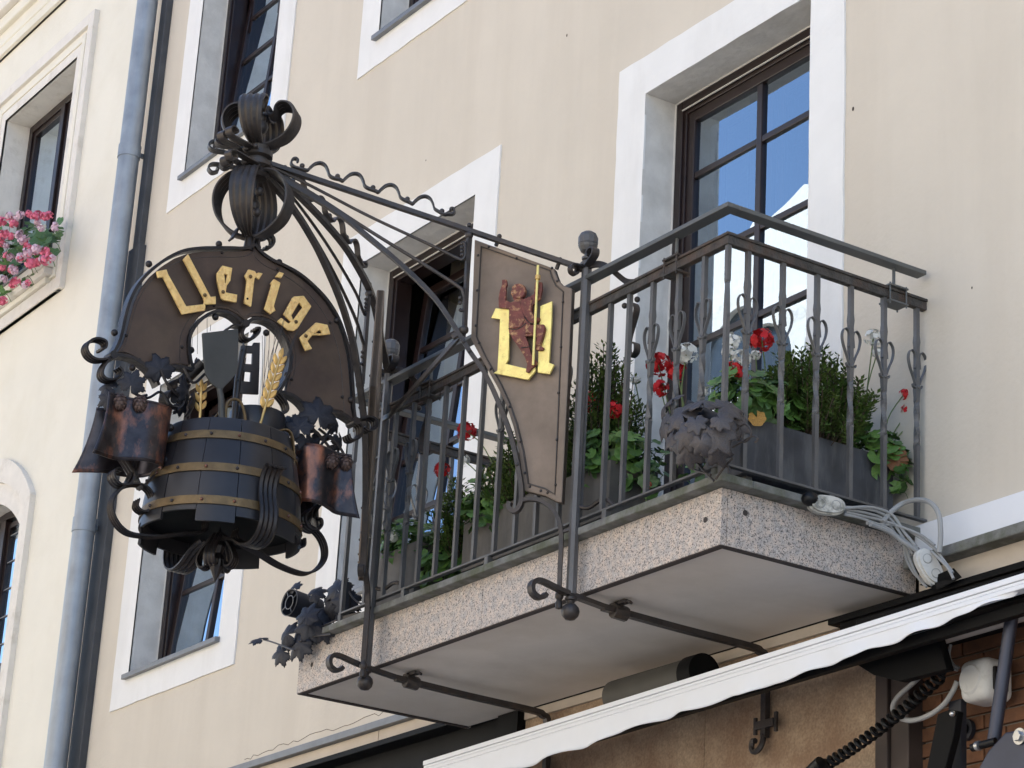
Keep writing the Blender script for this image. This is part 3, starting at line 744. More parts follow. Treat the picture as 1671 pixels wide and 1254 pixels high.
class Panel:
    """flat frame through the post and the upright"""
    def __init__(s, px_):
        m = px_ < XM; s.P = Vector((px_, -.06, 0)); t = Vector((2*XM+1.388 if m else -1.388, -.352, 0))
        if m: s.P += Vector((-.030, -.038, 0)); t += Vector((-.030, -.038, 0))
        s.d = (t-s.P).normalized(); s.n = Vector((-s.d.y, s.d.x, 0)); s.sg = -1 if m else 1
        if s.n.x*s.sg < 0: s.n = -s.n
    def w(s, q, z, o=0.0): return s.P+s.d*q+s.n*o+Vector((0, 0, z))
AR0 = Arm(-.910)
def tq(px, py):
    """where the line of sight meets the right arm's vertical curved surface: (distance along the arm, height)"""
    r = ray(px, py)
    f = lambda q: (lambda p: (p.x-CAM.x)*r.y-(p.y-CAM.y)*r.x)(AR0.at(q)[0])
    lo, hi = -.25, AR0.len+.3
    for _ in range(40):
        m = (lo+hi)/2
        if f(lo)*f(m) <= 0: hi = m
        else: lo = m
    p = AR0.at(lo)[0]; t = (p.x-CAM.x)/r.x
    return lo, CAM.z+r.z*t
def arm(px_):
    A = Arm(px_); w_ = A.w; N_of = A.nat
    W = lambda pts, o=0.0: [w_(*tq(x, y), o) for x, y in pts]
    rg = lambda ox, oy, k, pts: [(ox+x/k, oy+y/k) for x, y in pts]
    k5 = lambda pts: rg(440, 260, 5.7, pts)
    beam = [(425, 263), (480, 281.5), (560, 308.2), (640, 335), (700, 355), (780, 381.6), (870, 411.6), (950, 438.3)]
    MB().ribbon(smooth_pts(W(beam), 4), N_of, .030, .019).build('top_beam', iron, brk, smooth=True)
    # wave scrolls riding on the beam
    b0 = [(303, 60), (632, 158), (962, 263), (1281, 370), (1603, 482)]
    pts = [(262, 28), (258, 8), (240, -4), (215, 2), (200, 28), (205, 55), (235, 78), (300, 95)]
    for (x0, y0), (x1, y1) in zip(b0[:-1], b0[1:]):
        pts += [(x0+48, y0+45), (x0+75, y0+20), (x0+120, y0-14), (x0+172, y0-22), (x0+215, y0+2), (x0+240, y0+50), (x0+252, y0+90), (x0+285, y0+115)]
        pts += [(x1+20, y1+32)]
    pts += [(1655, 512), (1700, 512), (1722, 490), (1715, 465), (1690, 462), (1680, 480)]
    MB().ribbon(smooth_pts(W(k5(pts)), 5), N_of, .026, .0085).build('wave_scroll', iron, brk, smooth=True)
    for p in W(k5([(x, y+2) for x, y in b0])): MB().sphere(p, .0118).build('ball', iron, brk, smooth=True)
    for p in W([(766, 368), (815, 386), (914, 424)]): MB().sphere(p, .011).build('ball', iron, brk, smooth=True)
    # thin rods ending in scrolls with beads
    MB().tube(smooth_pts(W([(440, 271), (506, 303), (600, 352), (700, 399), (745, 421), (755, 423), (759, 415), (759, 402), (757, 396), (753, 398)]), 6), .0072, 8).build('rod', iron, brk, smooth=True)
    MB().tube(smooth_pts(W([(440, 277), (500, 310), (600, 375), (700, 437), (748, 468), (756, 477), (758, 490), (757, 504), (753, 507), (750, 505)]), 6), .0080, 8).build('rod', iron, brk, smooth=True)
    for p in W([(754, 404), (754, 410), (754, 416), (751, 487), (751, 495)]): MB().sphere(p, .0085).build('bead', iron, brk, smooth=True)
    b = MB(); b.tube(W([(765, 385), (758, 538)]), .0125, 4, rot=pi/4).build('upright', iron, brk)
    for p in W([(765.5, 384)]): MB().sphere(p, .019).build('ball', iron, brk, smooth=True)
    for p in W([(757.5, 540)], .01): MB().sphere(p, .021).build('ball', iron, brk, smooth=True)
    # lower arch
    ap = [(432, 279), (506, 320), (560, 354), (599, 386), (655, 433), (705, 482), (735, 523), (766, 573), (792, 611), (816, 663), (836, 719), (848, 775), (852, 808), (849, 826), (840, 835), (831, 829), (832, 820)]
    MB().ribbon(smooth_pts(W(ap), 6), N_of, .028, .019).build('arch_bar', iron, brk, smooth=True)
    lp = [(848, 820), (862, 815), (883, 818), (903, 833), (914, 856), (916, 885), (914, 925), (913, 966)]
    MB().ribbon(smooth_pts(W(lp), 6), N_of, .024, .017).build('foot_bar', iron, brk, smooth=True)
    for p in W([(767, 575), (757, 560), (845, 760)], .012): MB().sphere(p, .009).build('rivet', iron, brk, smooth=True)
    # post, octagonal, with finial and pendant ball
    bx, by = A.P.x, A.P.y
    MB().tube([(bx, by, -.02), (bx, by, 1.46)], .0225, 8, rot=pi/8).build('post', postiron, brk)
    fin = [(.012, 1.455), (.03, 1.46), (.030, 1.472), (.014, 1.478), (.014, 1.486), (.024, 1.490), (.024, 1.500), (.014, 1.505), (.013, 1.515), (.030, 1.527), (.040, 1.545), (.0425, 1.556), (.041, 1.559), (.043, 1.562), (.043, 1.592), (.036, 1.608), (.022, 1.618), (.0, 1.620)]
    MB().lathe(fin, (bx, by, -.02), 12).build('finial', postiron, brk)
    pen = [(0, -.132), (.020, -.127), (.034, -.112), (.038, -.094), (.034, -.076), (.022, -.064), (.014, -.060), (.018, -.050), (.026, -.046), (.026, -.036), (.016, -.032), (.016, -.02)]
    MB().lathe(pen, (bx, by, 0), 14).build('pendant_ball', iron, brk, smooth=True)
    c = w_(tq(913, 966)[0], 0)
    MB().lathe([(0, -.085), (.014, -.08), (.016, -.06), (.011, -.045), (.018, -.035), (.018, -.02), (.012, -.012), (.012, 0)], (c.x, c.y, 0), 12).build('pendant', iron, brk, smooth=True)
    # tie rod with scroll front end, running under the slab to the wall
    rp = [(bx, by-.125, -.045), (bx, by-.14, -.062), (bx, by-.165, -.066), (bx, by-.19, -.05), (bx, by-.195, -.02), (bx, by-.175, .002), (bx, by-.14, .004), (bx, by-.08, -.008), (bx, by, -.022), (bx, .12, -.042)]
    MB().ribbon(smooth_pts(rp, 6), (1, 0, 0), .034, .018).build('tie_scroll', iron, brk, smooth=True)
    tp = [(bx, .10, -.043), (bx, .5, -.055), (bx, .86, -.060), (bx, .925, -.072), (bx, .955, -.11), (bx, .960, -.35), (bx, .960, -.44)]
    MB().ribbon(smooth_pts(tp, 5), (1, 0, 0), .032, .026).build('tie_rod', iron, brk, smooth=True)
    b = MB(); y = .18
    b.tube([(bx, y-.03, -.046), (bx, y+.04, -.05)], .032, 10)
    b.bar((bx-.05, y, -.012), (bx+.06, y, -.012), .03, .016); b.bar((bx+.06, y, -.012), (bx+.075, y+.01, -.02), .03, .012)
    b.bar((bx+.0, y, -.045), (bx, y, -.002), .03, .03)
    b.build('tie_clamp', iron, brk, bevel=.003)
    # wall fixing with hook
    b = MB(); b.bar((bx-.045, .950, -.385), (bx+.075, .950, -.385), .02, .035); b.bar((bx-.045, .952, -.385), (bx-.062, .952, -.385), .014, .075); b.bar((bx+.075, .952, -.385), (bx+.092, .952, -.385), .014, .085)
    b.build('wall_fixing', iron, brk, bevel=.003)
    hk = [(bx+.0, .955, -.43), (bx+.0, .945, -.47), (bx-.012, .935, -.495), (bx-.035, .93, -.50), (bx-.05, .93, -.48), (bx-.045, .93, -.455), (bx-.025, .93, -.455)]
    MB().tube(smooth_pts(hk, 5), .013, 8).build('hook', iron, brk, smooth=True)
    # links between post and railing
    sg = 1 if px_ > XM else -1
    for z, dz in ((1.425, 0), (1.395, 0)):
        pass
    lk = [(bx-.03, by-.04, 1.418), (bx-.035, by-.015, 1.432), (bx, by, 1.436), (bx+.07, by+.01, 1.428), (bx+.12, by+.035, 1.40), (bx+.17, by+.05, 1.352), (bx+.23, by+.052, 1.305), (bx+.27, .0, 1.292)]
    MB().ribbon(smooth_pts(lk, 5), (0, .25, 1), .030, .010).build('top_link', iron, brk, smooth=True)
    sc_ = [(bx+.02, by-.012, 1.430), (bx+.06, by-.02, 1.440), (bx+.088, by-.02, 1.462), (bx+.085, by-.02, 1.488), (bx+.060, by-.02, 1.494), (bx+.044, by-.02, 1.478), (bx+.052, by-.02, 1.462)]
    MB().ribbon(smooth_pts(sc_, 5), (0, 1, 0), .038, .007).build('scroll', iron, brk, smooth=True)
    sc_ = [(bx, by-.02, 1.428), (bx-.01, by-.055, 1.434), (bx-.01, by-.078, 1.42), (bx-.01, by-.075, 1.395), (bx-.01, by-.052, 1.388), (bx-.01, by-.04, 1.402)]
    MB().ribbon(smooth_pts(sc_, 5), (1, 0, 0), .03, .007).build('scroll', iron, brk, smooth=True)
    lk = [(bx, by, .362), (bx+.05, by+.03, .345), (bx+.11, .04-.06, .362), (bx+.17, -.02, .352), (bx+.22, -.015, .312)]
    MB().tube(smooth_pts(lk, 5), .0095, 8).build('bottom_link', iron, brk, smooth=True)
    MB().bar(w_(tq(916, 885)[0], .245), w_(.0, .262), .016, .012).build('bottom_link', iron, brk, bevel=.002)
    # big S scroll hanging inside the top rail
    ss = [(bx+.265, .012, 1.20), (bx+.28, .012, 1.17), (bx+.262, .012, 1.12), (bx+.235, .012, 1.06), (bx+.232, .012, 1.00), (bx+.255, .012, .965), (bx+.29, .012, .975), (bx+.29, .012, 1.01), (bx+.272, .012, 1.02)]
    MB().ribbon(smooth_pts(ss, 5), (0, 1, 0), .03, .007).build('scroll', iron, brk, smooth=True)
    for x in (.21, .30): MB().sphere((bx+x, -.002, 1.205), .013).build('ball', iron, brk, smooth=True)
    return A
AR = arm(-.910); AL = arm(-2.560)
# brace from the left post to the right arm and its mirror
MB().bar((AL.P.x+.02, AL.P.y-.02, 1.185), (AL.P.x+.14, AL.P.y-.05, 1.165), .014, .026).build('brace', iron, brk, bevel=.002)
MB().bar((AL.P.x+.13, AL.P.y-.05, 1.165), AR.w(*tq(756, 543)), .014, .026).build('brace', iron, brk, bevel=.002)
MB().bar(AR.w(*tq(738, 551)), AR.w(*tq(757, 540)), .024, .024).build('brace_sleeve', iron, brk, bevel=.003)

# ---- crown
def petal(prof, ang, wids, name, th=.007, rid=4, rh=.0035):
    e = Vector((cos(ang), sin(ang), 0)); t = Vector((-sin(ang), cos(ang), 0))
    pts = smooth_pts([TIP+e*r+Vector((0, 0, z)) for r, z in prof], 5)
    n = len(pts); ws = [wids[0]+(wids[1]-wids[0])*sin(pi*min(1, (i/(n-1))*1.15)) if i/(n-1) < .87 else wids[0]+(wids[1]-wids[0])*sin(pi*min(1, .87*1.15)) for i in range(n)]
    ws = [max(wids[0], w2) for w2 in ws]
    return MB().ribbon(pts, t, ws, th, rid, rh).build(name, iron, brk, smooth=True)
low = [(.02, 1.800), (.055, 1.812), (.11, 1.790), (.152, 1.735), (.162, 1.665), (.140, 1.590), (.09, 1.535), (.045, 1.512), (.02, 1.505)]
upp = [(.02, 1.935), (.07, 1.945), (.125, 1.975), (.160, 2.03), (.163, 2.085), (.135, 2.125), (.095, 2.135), (.072, 2.118), (.066, 2.09), (.045, 2.085), (.030, 2.105), (.040, 2.125)]
for k in range(4):
    a = radians(-45+90*k)
    petal(low, a, (.045, .115), 'crown_ribbon'); petal(upp, a, (.05, .115), 'crown_ribbon')
def tl(prof, name, n=14, c=TIP): return MB().lathe(prof, c, n).build(name, iron, brk, smooth=True)
tl([(0, 1.78), (.05, 1.785), (.062, 1.80), (.05, 1.815), (.045, 1.83), (.066, 1.838), (.066, 1.860), (.045, 1.867), (.045, 1.878), (.066, 1.885), (.066, 1.907), (.045, 1.915), (.05, 1.935), (.03, 1.95), (0, 1.955)], 'crown_collar', 16)
tl([(0, 1.95), (.014, 1.96), (.014, 2.0), (.03, 2.015), (.035, 2.035), (.028, 2.055), (.016, 2.06), (.022, 2.07), (.02, 2.09), (0, 2.10)], 'crown_bud', 12)
tl([(.012, 1.50), (.012, 1.62), (.03, 1.635), (.034, 1.655), (.028, 1.675), (.012, 1.69), (.012, 1.79)], 'crown_core', 12)
for r, z in ((.06, 1.70), (.06, 1.60)): MB().sphere(TIP+Vector((cos(-.1)*r, sin(-.1)*r, z)), .02).build('ball', iron, brk, smooth=True)
# curled strap ends pushing out past the collar
for A, zc in ((AR, 1.90), (AL, 1.90), (AR, 1.835), (AL, 1.835)):
    for o_, q_ in ((.030, .0), (-.030, .012)):
        dd = A.d; n2 = A.n
        L_ = .16+q_+random.uniform(-.02, .03); sg = 1 if o_ > 0 else -1
        base = TIP+n2*o_+Vector((0, 0, zc))
        pts = [base-dd*.03, base+dd*(L_*.5), base+dd*L_, base+dd*(L_+.022)+Vector((0, 0, -.022)), base+dd*(L_+.004)+Vector((0, 0, -.042)), base+dd*(L_-.022)+Vector((0, 0, -.030)), base+dd*(L_-.014)+Vector((0, 0, -.016))]
        if zc > 1.88: pts = [p if i < 3 else Vector((p.x, p.y, 2*zc-p.z)) for i, p in enumerate(pts)]
        MB().ribbon(smooth_pts(pts, 5), n2, .038, .007).build('strap_curl', iron, brk, smooth=True)
    MB().sphere(TIP+A.d*.075+A.n*.0+Vector((0, 0, zc+.0)), .016).build('ball', iron, brk, smooth=True)
MB().sphere((XM+.075, YM-.05, 1.90), .010).build('rivet', iron, brk, smooth=True)

# ============================================================ shield panels on the two arms
PR = Panel(-.910); PL = Panel(-2.560)
def shield(A, flip, label):
    t = thing('shield_panel', label, 'sign panel', A.w(.25, .4))
    def traced(pts, o=0.0):
        out = []
        for (px, py) in pts:
            p = N_(px, py, PR.P, PR.n); q = (p-PR.P).dot(PR.d); out.append(A.w(q, p.z, o))
        return out
    c4 = lambda pts: [(740+x/2.508, 360+y/2.508) for x, y in pts]
    outer = c4([(93, 84), (418, 203), (424, 222), (435, 250), (455, 272), (492, 285), (478, 600), (463, 900), (450, 1160), (432, 1158), (380, 1132), (300, 1112), (290, 1062), (276, 960), (252, 850), (222, 760), (188, 690), (120, 570), (78, 490)])
    inner = c4([(119, 112), (404, 210), (412, 240), (428, 272), (458, 298), (446, 600), (434, 900), (423, 1128), (380, 1104), (312, 1084), (306, 1040), (292, 950), (266, 842), (236, 755), (202, 680), (136, 562), (98, 480)])
    th = .035
    MB().prism([traced(outer, -.014)], A.n*.028).build('panel', shieldm, t, bevel=.002)
    MB().prism([traced(outer, -.018), traced(inner, -.018)], A.n*.036).build('panel_frame', shieldm, t, bevel=.004)
    MB().prism([traced([(p[0]+(.5*(835-p[0])/abs(835-p[0]+.01)), p[1]) for p in inner], .0145), traced(inset_px(inner, 2.0), .0145)], A.n*.005).build('inner_bead', iron, t)
    mids = [(108, 150), (104, 293), (99, 437), (112, 508), (160, 615), (238, 768), (283, 910), (300, 1040), (320, 1095), (365, 1112), (392, 1120), (425, 1088), (430, 903), (437, 712), (447, 525), (455, 340), (432, 255), (152, 115), (265, 162), (410, 202)]
    for p in traced(c4(mids), .018): MB().sphere(p, .0065, 8, 5).build('rivet', iron, t, smooth=True)
    for p0, p1 in (((815, 388), (809, 402)), ((914, 424), (908, 440))):
        a_, b2 = traced([p0, p1]); MB().bar(a_, b2, .014, .014).build('hanger', iron, t, bevel=.002)
    return t, traced
def inset_px(pts, d):
    n = len(pts); out = []; cx = sum(p[0] for p in pts)/n; area = sum(pts[i][0]*pts[(i+1) % n][1]-pts[(i+1) % n][0]*pts[i][1] for i in range(n))
    sg = 1 if area > 0 else -1
    for i in range(n):
        a, b_, c = pts[i-1], pts[i], pts[(i+1) % n]
        d1 = Vector((b_[0]-a[0], b_[1]-a[1])).normalized(); d2 = Vector((c[0]-b_[0], c[1]-b_[1])).normalized()
        nn = Vector((-d1.y-d2.y, d1.x+d2.x)).normalized()*sg
        out.append((b_[0]+nn.x*d, b_[1]+nn.y*d))
    return out
shR, trR = shield(PR, False, 'tall brown metal panel with gold letter U and climbing figure on right bracket arm')
shL, trL = shield(PL, True, 'tall brown metal panel seen edge on under the left bracket arm')
c6 = lambda pts: [(770+x/6.272, 440+y/6.272) for x, y in pts]
Ul = c6([(285, 433), (432, 447), (425, 700), (415, 960), (388, 1000), (605, 1052), (622, 1100), (690, 1035), (692, 1070), (615, 1163), (265, 1095), (303, 1070), (318, 800), (330, 545), (240, 532)])
Ur = c6([(742, 412), (860, 362), (856, 560), (830, 990), (882, 1010), (835, 1105), (715, 1088), (722, 880), (735, 600)])
MB().prism([trR(Ul, .030)], PR.n*.012).build('letter_u', goldflat, shR, bevel=.001)
MB().prism([trR(Ur, .030)], PR.n*.012).build('letter_u', goldflat, shR, bevel=.001)
figo = c6([(365, 155), (405, 152), (414, 200), (402, 235), (402, 280), (398, 365), (452, 385), (492, 372), (470, 330), (452, 300), (466, 268), (470, 232), (500, 205), (545, 198), (590, 215), (608, 262), (596, 312), (570, 345), (580, 368), (640, 332), (690, 300), (696, 230), (705, 180), (768, 180), (772, 250), (750, 352), (705, 380), (672, 420), (668, 480), (700, 530), (748, 545), (740, 572), (700, 600), (650, 600), (650, 618), (790, 612), (806, 650), (785, 740), (752, 828), (790, 848), (775, 872), (708, 872), (690, 830), (700, 780), (692, 722), (600, 730), (630, 800), (655, 900), (690, 960), (722, 990), (708, 1025), (660, 1060), (635, 1100), (606, 1092), (622, 1020), (600, 950), (540, 850), (470, 760), (436, 690), (430, 610), (440, 520), (432, 446), (330, 436), (328, 340), (340, 270), (362, 215)])
fig = MB().prism([trR(figo, .043)], PR.n*.012).build('figure', redfig, shR, bevel=.002)
head = c6([(470, 232), (500, 205), (545, 198), (590, 215), (608, 262), (596, 312), (566, 342), (520, 350), (490, 335), (478, 318), (484, 306), (470, 300), (476, 290), (458, 280), (470, 262)])
MB().prism([trR(head, .055)], PR.n*.006).build('head', redfig, fig, bevel=.002)
MB().prism([trR(c6([(560, 372), (640, 332), (672, 345), (668, 420), (664, 480), (696, 530), (740, 550), (730, 572), (690, 590), (640, 575), (590, 520), (562, 440)]), .055)], PR.n*.005).build('cloak', redfig, fig, bevel=.002)
MB().prism([trR(c6([(640, 620), (788, 614), (802, 650), (782, 740), (748, 828), (715, 822), (730, 740), (700, 700), (600, 705)]), .055)], PR.n*.005).build('trouser_leg', redfig, fig, bevel=.002)
MB().prism([trR(c6([(445, 392), (500, 378), (548, 382), (600, 560), (560, 640), (440, 655), (436, 520)]), .055)], PR.n*.004).build('waistcoat', redfig, fig, bevel=.002)
dark = c6([(600, 738), (688, 722), (660, 800), (648, 845)])
for pts in ([(470, 400), (480, 470), (470, 560), (455, 640)], [(560, 380), (570, 470), (600, 540), (640, 590), (690, 600)], [(432, 655), (500, 662), (560, 640), (610, 598)], [(545, 400), (540, 480), (515, 600)], [(650, 840), (560, 850), (600, 960)][:2]):
    MB().tube(smooth_pts(trR(c6(pts), .056), 5), .0022, 6).build('figure_line', iron, fig, smooth=True)
for i in range(6): MB().sphere(trR(c6([(520-i*5, 400+i*42)]), .056)[0], .0045, 8, 5).build('button', redfig, fig, smooth=True)
e_ = trR(c6([(470, 283)]), .056)[0]; MB().sphere(e_, .0028, 6, 4).build('eye', whitepet, fig, smooth=True)
MB().tube(trR(c6([(740, 18), (690, 1032), (612, 1165)]), .064)[:2], .0055, 8).build('staff', goldflat, shR, smooth=True)
MB().tube(trR(c6([(739, 120), (736, 160)]), .064), .012, 10).build('staff_collar', wheatm, shR, smooth=True)
#@@SIGN
# ============================================================ hanging sign (arched plate, letters, barrel, copper banners)
sign = thing('hanging_sign', 'arched bronze sign with gold lettering and metal barrel hanging from the ribbon crown', 'hanging sign', (XM, YM, 0))
s1 = lambda pts: [(100+x/3.0944, 360+y/3.0944) for x, y in pts]
def onx(pts, x): return [X_(px, py, x) for px, py in pts]
EX = Vector((1, 0, 0))
SX = XM
outl = [(968, 138), (948, 150), (915, 162), (860, 165), (790, 163), (700, 166), (620, 178), (560, 200), (500, 238), (440, 290), (392, 350), (358, 420), (335, 500), (318, 570), (298, 630), (275, 672),
        (310, 672), (350, 688), (400, 718), (440, 752), (470, 785), (500, 745), (545, 733), (600, 731), (652, 742),
        (636, 700), (622, 655), (622, 600), (640, 550), (680, 498), (725, 465), (775, 450), (830, 456), (880, 482), (918, 512), (950, 492), (1000, 490), (1060, 512), (1110, 562), (1145, 620), (1160, 690), (1152, 760), (1128, 835), (1122, 872),
        (1165, 885), (1208, 915), (1240, 955), (1290, 965), (1350, 958), (1400, 966), (1440, 990), (1462, 1010),
        (1450, 960), (1447, 880), (1440, 780), (1430, 690), (1405, 590), (1370, 500), (1320, 420), (1250, 345), (1180, 288), (1110, 245), (1060, 222), (1015, 190), (985, 158)]
pl = onx(s1(outl), SX-.011)
board = MB().prism([pl], EX*.022).build('sign_board', bronze, sign, bevel=.002)
# engraved border line
for seg in ([(965, 160), (935, 178), (870, 186), (790, 184), (705, 187), (630, 198), (560, 224), (505, 258), (452, 308), (408, 368), (378, 432), (356, 505), (338, 575), (320, 630), (300, 662)],
            [(968, 160), (985, 190), (1020, 222), (1065, 246), (1110, 268), (1175, 310), (1240, 362), (1300, 432), (1350, 512), (1382, 598), (1405, 690), (1416, 790), (1424, 890), (1430, 975)],
            [(600, 712), (598, 650), (602, 590), (622, 538), (662, 480), (712, 442), (770, 428), (838, 434), (890, 458), (920, 488), (955, 470), (1010, 468), (1072, 492), (1130, 548), (1168, 612), (1184, 690), (1176, 765), (1152, 840)]):
    p = smooth_pts(onx(s1(seg), SX+.0112), 4); MB().tube(p, .0016, 5).build('border_line', iron, board, smooth=True)
# iron band round the plate
oth = [(965, 128), (945, 142), (900, 148), (850, 146), (770, 146), (690, 148), (610, 160), (540, 190), (480, 230), (420, 282), (370, 345), (336, 415), (312, 495), (297, 565), (280, 625), (252, 678)]
othr = [(968, 128), (985, 152), (1018, 182), (1065, 212), (1118, 236), (1190, 276), (1262, 335), (1332, 410), (1385, 495), (1420, 585), (1446, 685), (1456, 780), (1463, 880), (1466, 960), (1475, 1018)]
XD = (1, 0, 0)
for seg in (oth, othr): MB().ribbon(smooth_pts(onx(s1(seg), SX), 6), XD, .05, .013).build('edge_band', ironsign, sign, smooth=True)
inn = [[(262, 690), (320, 692), (372, 712), (425, 752), (462, 800), (480, 840)], [(480, 800), (515, 752), (560, 745), (610, 750), (648, 764)],
       [(655, 760), (640, 712), (634, 655), (636, 600), (654, 556), (690, 512), (735, 480), (780, 466), (830, 472), (872, 496), (905, 528)],
       [(925, 532), (950, 508), (1000, 506), (1052, 526), (1098, 570), (1130, 628), (1143, 690), (1138, 760), (1112, 830), (1085, 872)],
       [(1090, 872), (1150, 888), (1200, 925), (1235, 975), (1250, 1030)], [(1260, 1000), (1300, 975), (1355, 970), (1410, 985), (1470, 1025)]]
for seg in inn: MB().ribbon(smooth_pts(onx(s1(seg), SX), 6), XD, .055, .014).build('edge_band', ironsign, sign, smooth=True)
for p in onx(s1([(796, 120), (442, 220), (268, 567), (1100, 212), (1390, 505), (1462, 908), (778, 488), (655, 655), (1035, 568), (358, 745), (1140, 780)]), SX+.012): MB().sphere(p, .015).build('ball', ironsign, sign, smooth=True)
for p in onx(s1([(812, 163), (327, 580), (395, 703), (610, 640), (772, 430), (1092, 247), (1357, 516), (1418, 892), (1162, 803), (1222, 918)]), SX+.012): MB().sphere(p, .0075, 8, 5).build('rivet', ironsign, sign, smooth=True)
# neck with two curls under the crown
MB().tube([(XM, YM, 1.505), (XM, YM, 1.44)], [.018, .024], 10).build('neck', ironsign, sign, smooth=True)
MB().ribbon(smooth_pts(onx(s1([(945, 145), (962, 110), (965, 70), (945, 38), (910, 30), (885, 50), (870, 80), (855, 98)]), SX), 6), XD, .04, .009).build('neck_curl', ironsign, sign, smooth=True)
MB().ribbon(smooth_pts(onx(s1([(990, 150), (985, 120), (998, 88), (1030, 72), (1060, 88), (1066, 118), (1045, 142), (1020, 142)]), SX), 6), XD, .05, .009, 2, .002).build('neck_curl', ironsign, sign, smooth=True)
# side scrolls
def scr(pts, w2=.06, rid=3, sx=SX, name='scroll', m=ironsign, th=.008): return MB().ribbon(smooth_pts(onx(s1(pts), sx), 6), XD, w2, th, rid, .002).build(name, m, sign, smooth=True)
scr([(250, 688), (215, 705), (170, 706), (135, 685), (120, 650), (135, 618), (172, 605), (212, 620), (210, 650), (190, 655)])
scr([(250, 690), (225, 715), (200, 750), (195, 785), (215, 808), (250, 812), (285, 795), (298, 765), (280, 745)])
scr([(1470, 1022), (1500, 1010), (1545, 1000), (1575, 1015), (1575, 1050), (1545, 1065), (1520, 1048)])
scr([(1470, 1022), (1500, 1045), (1502, 1085), (1480, 1110), (1450, 1110), (1440, 1085)])
for p in ((250, 688), (1472, 1022), (915, 530)):
    q = onx(s1([p]), SX)[0]; MB().tube([q+Vector((.035, 0, 0)), q-Vector((.035, 0, 0))], .018, 10).build('knuckle', ironsign, sign, smooth=True)
scr([(905, 540), (860, 535), (830, 555)], .05, 0)
scr([(915, 540), (900, 575), (915, 605), (950, 605), (985, 575), (990, 550), (970, 552)], .06, 3)
scr([(1085, 880), (1120, 925), (1128, 965), (1095, 985), (1060, 975), (1045, 950)], .06, 3)
q = onx(s1([(672, 755)]), SX)[0]; MB().tube([q+Vector((.03, .02, .03)), q-Vector((.03, .03, .05))], .025, 10).build('knuckle', ironsign, sign, smooth=True)

# letters
L2 = lambda pts: [(230+x/4.774, 380+y/4.774) for x, y in pts]
LET = [
 ('letter_u', [[(113, 307), (192, 291), (205, 330), (345, 577), (480, 562), (486, 540), (478, 510), (322, 212), (360, 172), (535, 505), (575, 500), (577, 562), (505, 565), (492, 560), (495, 590), (490, 612), (315, 643), (165, 353), (125, 358)]], [(498, 487)]),
 ('letter_e', [[(625, 262), (703, 280), (688, 380), (662, 418), (652, 470), (742, 488), (736, 550), (640, 532), (618, 518), (586, 380), (583, 322)], [(640, 330), (648, 400), (652, 398), (666, 332)]], [(640, 462)]),
 ('letter_r', [[(830, 290), (880, 304), (893, 325), (905, 314), (942, 322), (912, 371), (888, 352), (878, 365), (852, 584), (797, 555), (818, 375), (800, 340)]], [(853, 342)]),
 ('letter_i', [[(1028, 364), (1080, 396), (1028, 580), (1042, 612), (1000, 641), (953, 600), (1010, 408), (998, 402)]], []),
 ('letter_i_dot', [[(1070, 309), (1108, 322), (1086, 360), (1038, 350)]], []),
 ('letter_g', [[(1185, 502), (1260, 496), (1321, 580), (1210, 755), (1180, 772), (1140, 765), (1055, 695), (1085, 667), (1140, 712), (1162, 700), (1102, 640), (1172, 512)], [(1226, 550), (1165, 650), (1178, 684), (1252, 586)]], [(1208, 695)]),
 ('letter_e', [[(1355, 704), (1446, 722), (1469, 796), (1400, 806), (1330, 804), (1290, 850), (1326, 910), (1275, 927), (1228, 820), (1290, 765)], [(1385, 762), (1352, 788), (1406, 789)]], [(1285, 805)]),
]
LX = SX+.034
for nm, loops, rv in LET:
    lo = MB().prism([onx(L2(l), LX) for l in loops], EX*.011).build(nm, goldm, sign, bevel=.003)
    for p in rv:
        q = onx(L2([p]), LX+.012)[0]; MB().sphere(q, .0085, 10, 6).build('rivet', brass, lo, smooth=True)
        MB().tube([q, q-EX*.045], .004, 6).build('standoff', iron, lo)
for nm, p in (('letter_r', (830, 515)),):
    q = onx(L2([p]), LX+.011)[0]; MB().sphere(q, .005, 8, 5).build('rivet', blackm, sign, smooth=True)

# ---- barrel
BZ0, BZ1, BR0, BR1 = .145, .575, .335, .268
def br(z): t = (z-BZ0)/(BZ1-BZ0); return BR0+(BR1-BR0)*t+.012*sin(pi*t)
C0 = Vector((XM, YM, 0))
barrel = MB().lathe([(0, .20), (br(.20)-.012, .20), (br(.30)-.014, .30), (br(.56)-.014, .56), (br(.56)-.03, .56), (br(.25)-.03, .25), (0, .25)], C0, 36).build('barrel', blackm, sign, smooth=True)
NS = 13; rg_ = random.Random(5)
for k in range(NS):
    a0 = 2*pi*k/NS-.28; a1 = a0+2*pi/NS-.009; zb = BZ0+(.0, -.035, .012, -.01, .02, -.03, .015)[k % 7]
    b = MB(); vs = []; fs = []; zs = [zb+(BZ1-zb)*i/7 for i in range(8)]; nA = 5
    rr_ = rg_.uniform(-.0015, .0015)
    for z in zs:
        for j in range(nA+1):
            a = a0+(a1-a0)*j/nA
            for dr in (0, -.012): vs.append(C0+Vector((cos(a)*(br(z)+dr+rr_), sin(a)*(br(z)+dr+rr_), z)))
    w3 = (nA+1)*2
    for i in range(7):
        for j in range(nA):
            p = i*w3+j*2; fs += [(p, p+2, p+2+w3, p+w3), (p+1, p+1+w3, p+3+w3, p+3)]
        p = i*w3; fs.append((p, p+w3, p+w3+1, p+1)); p = i*w3+nA*2; fs.append((p, p+1, p+w3+1, p+w3))
    for j in range(nA):
        p = j*2; fs.append((p, p+1, p+3, p+2)); p = 7*w3+j*2; fs.append((p, p+2, p+3, p+1))
    b.add(vs, fs); b.build('stave', stavem, barrel, smooth=True)
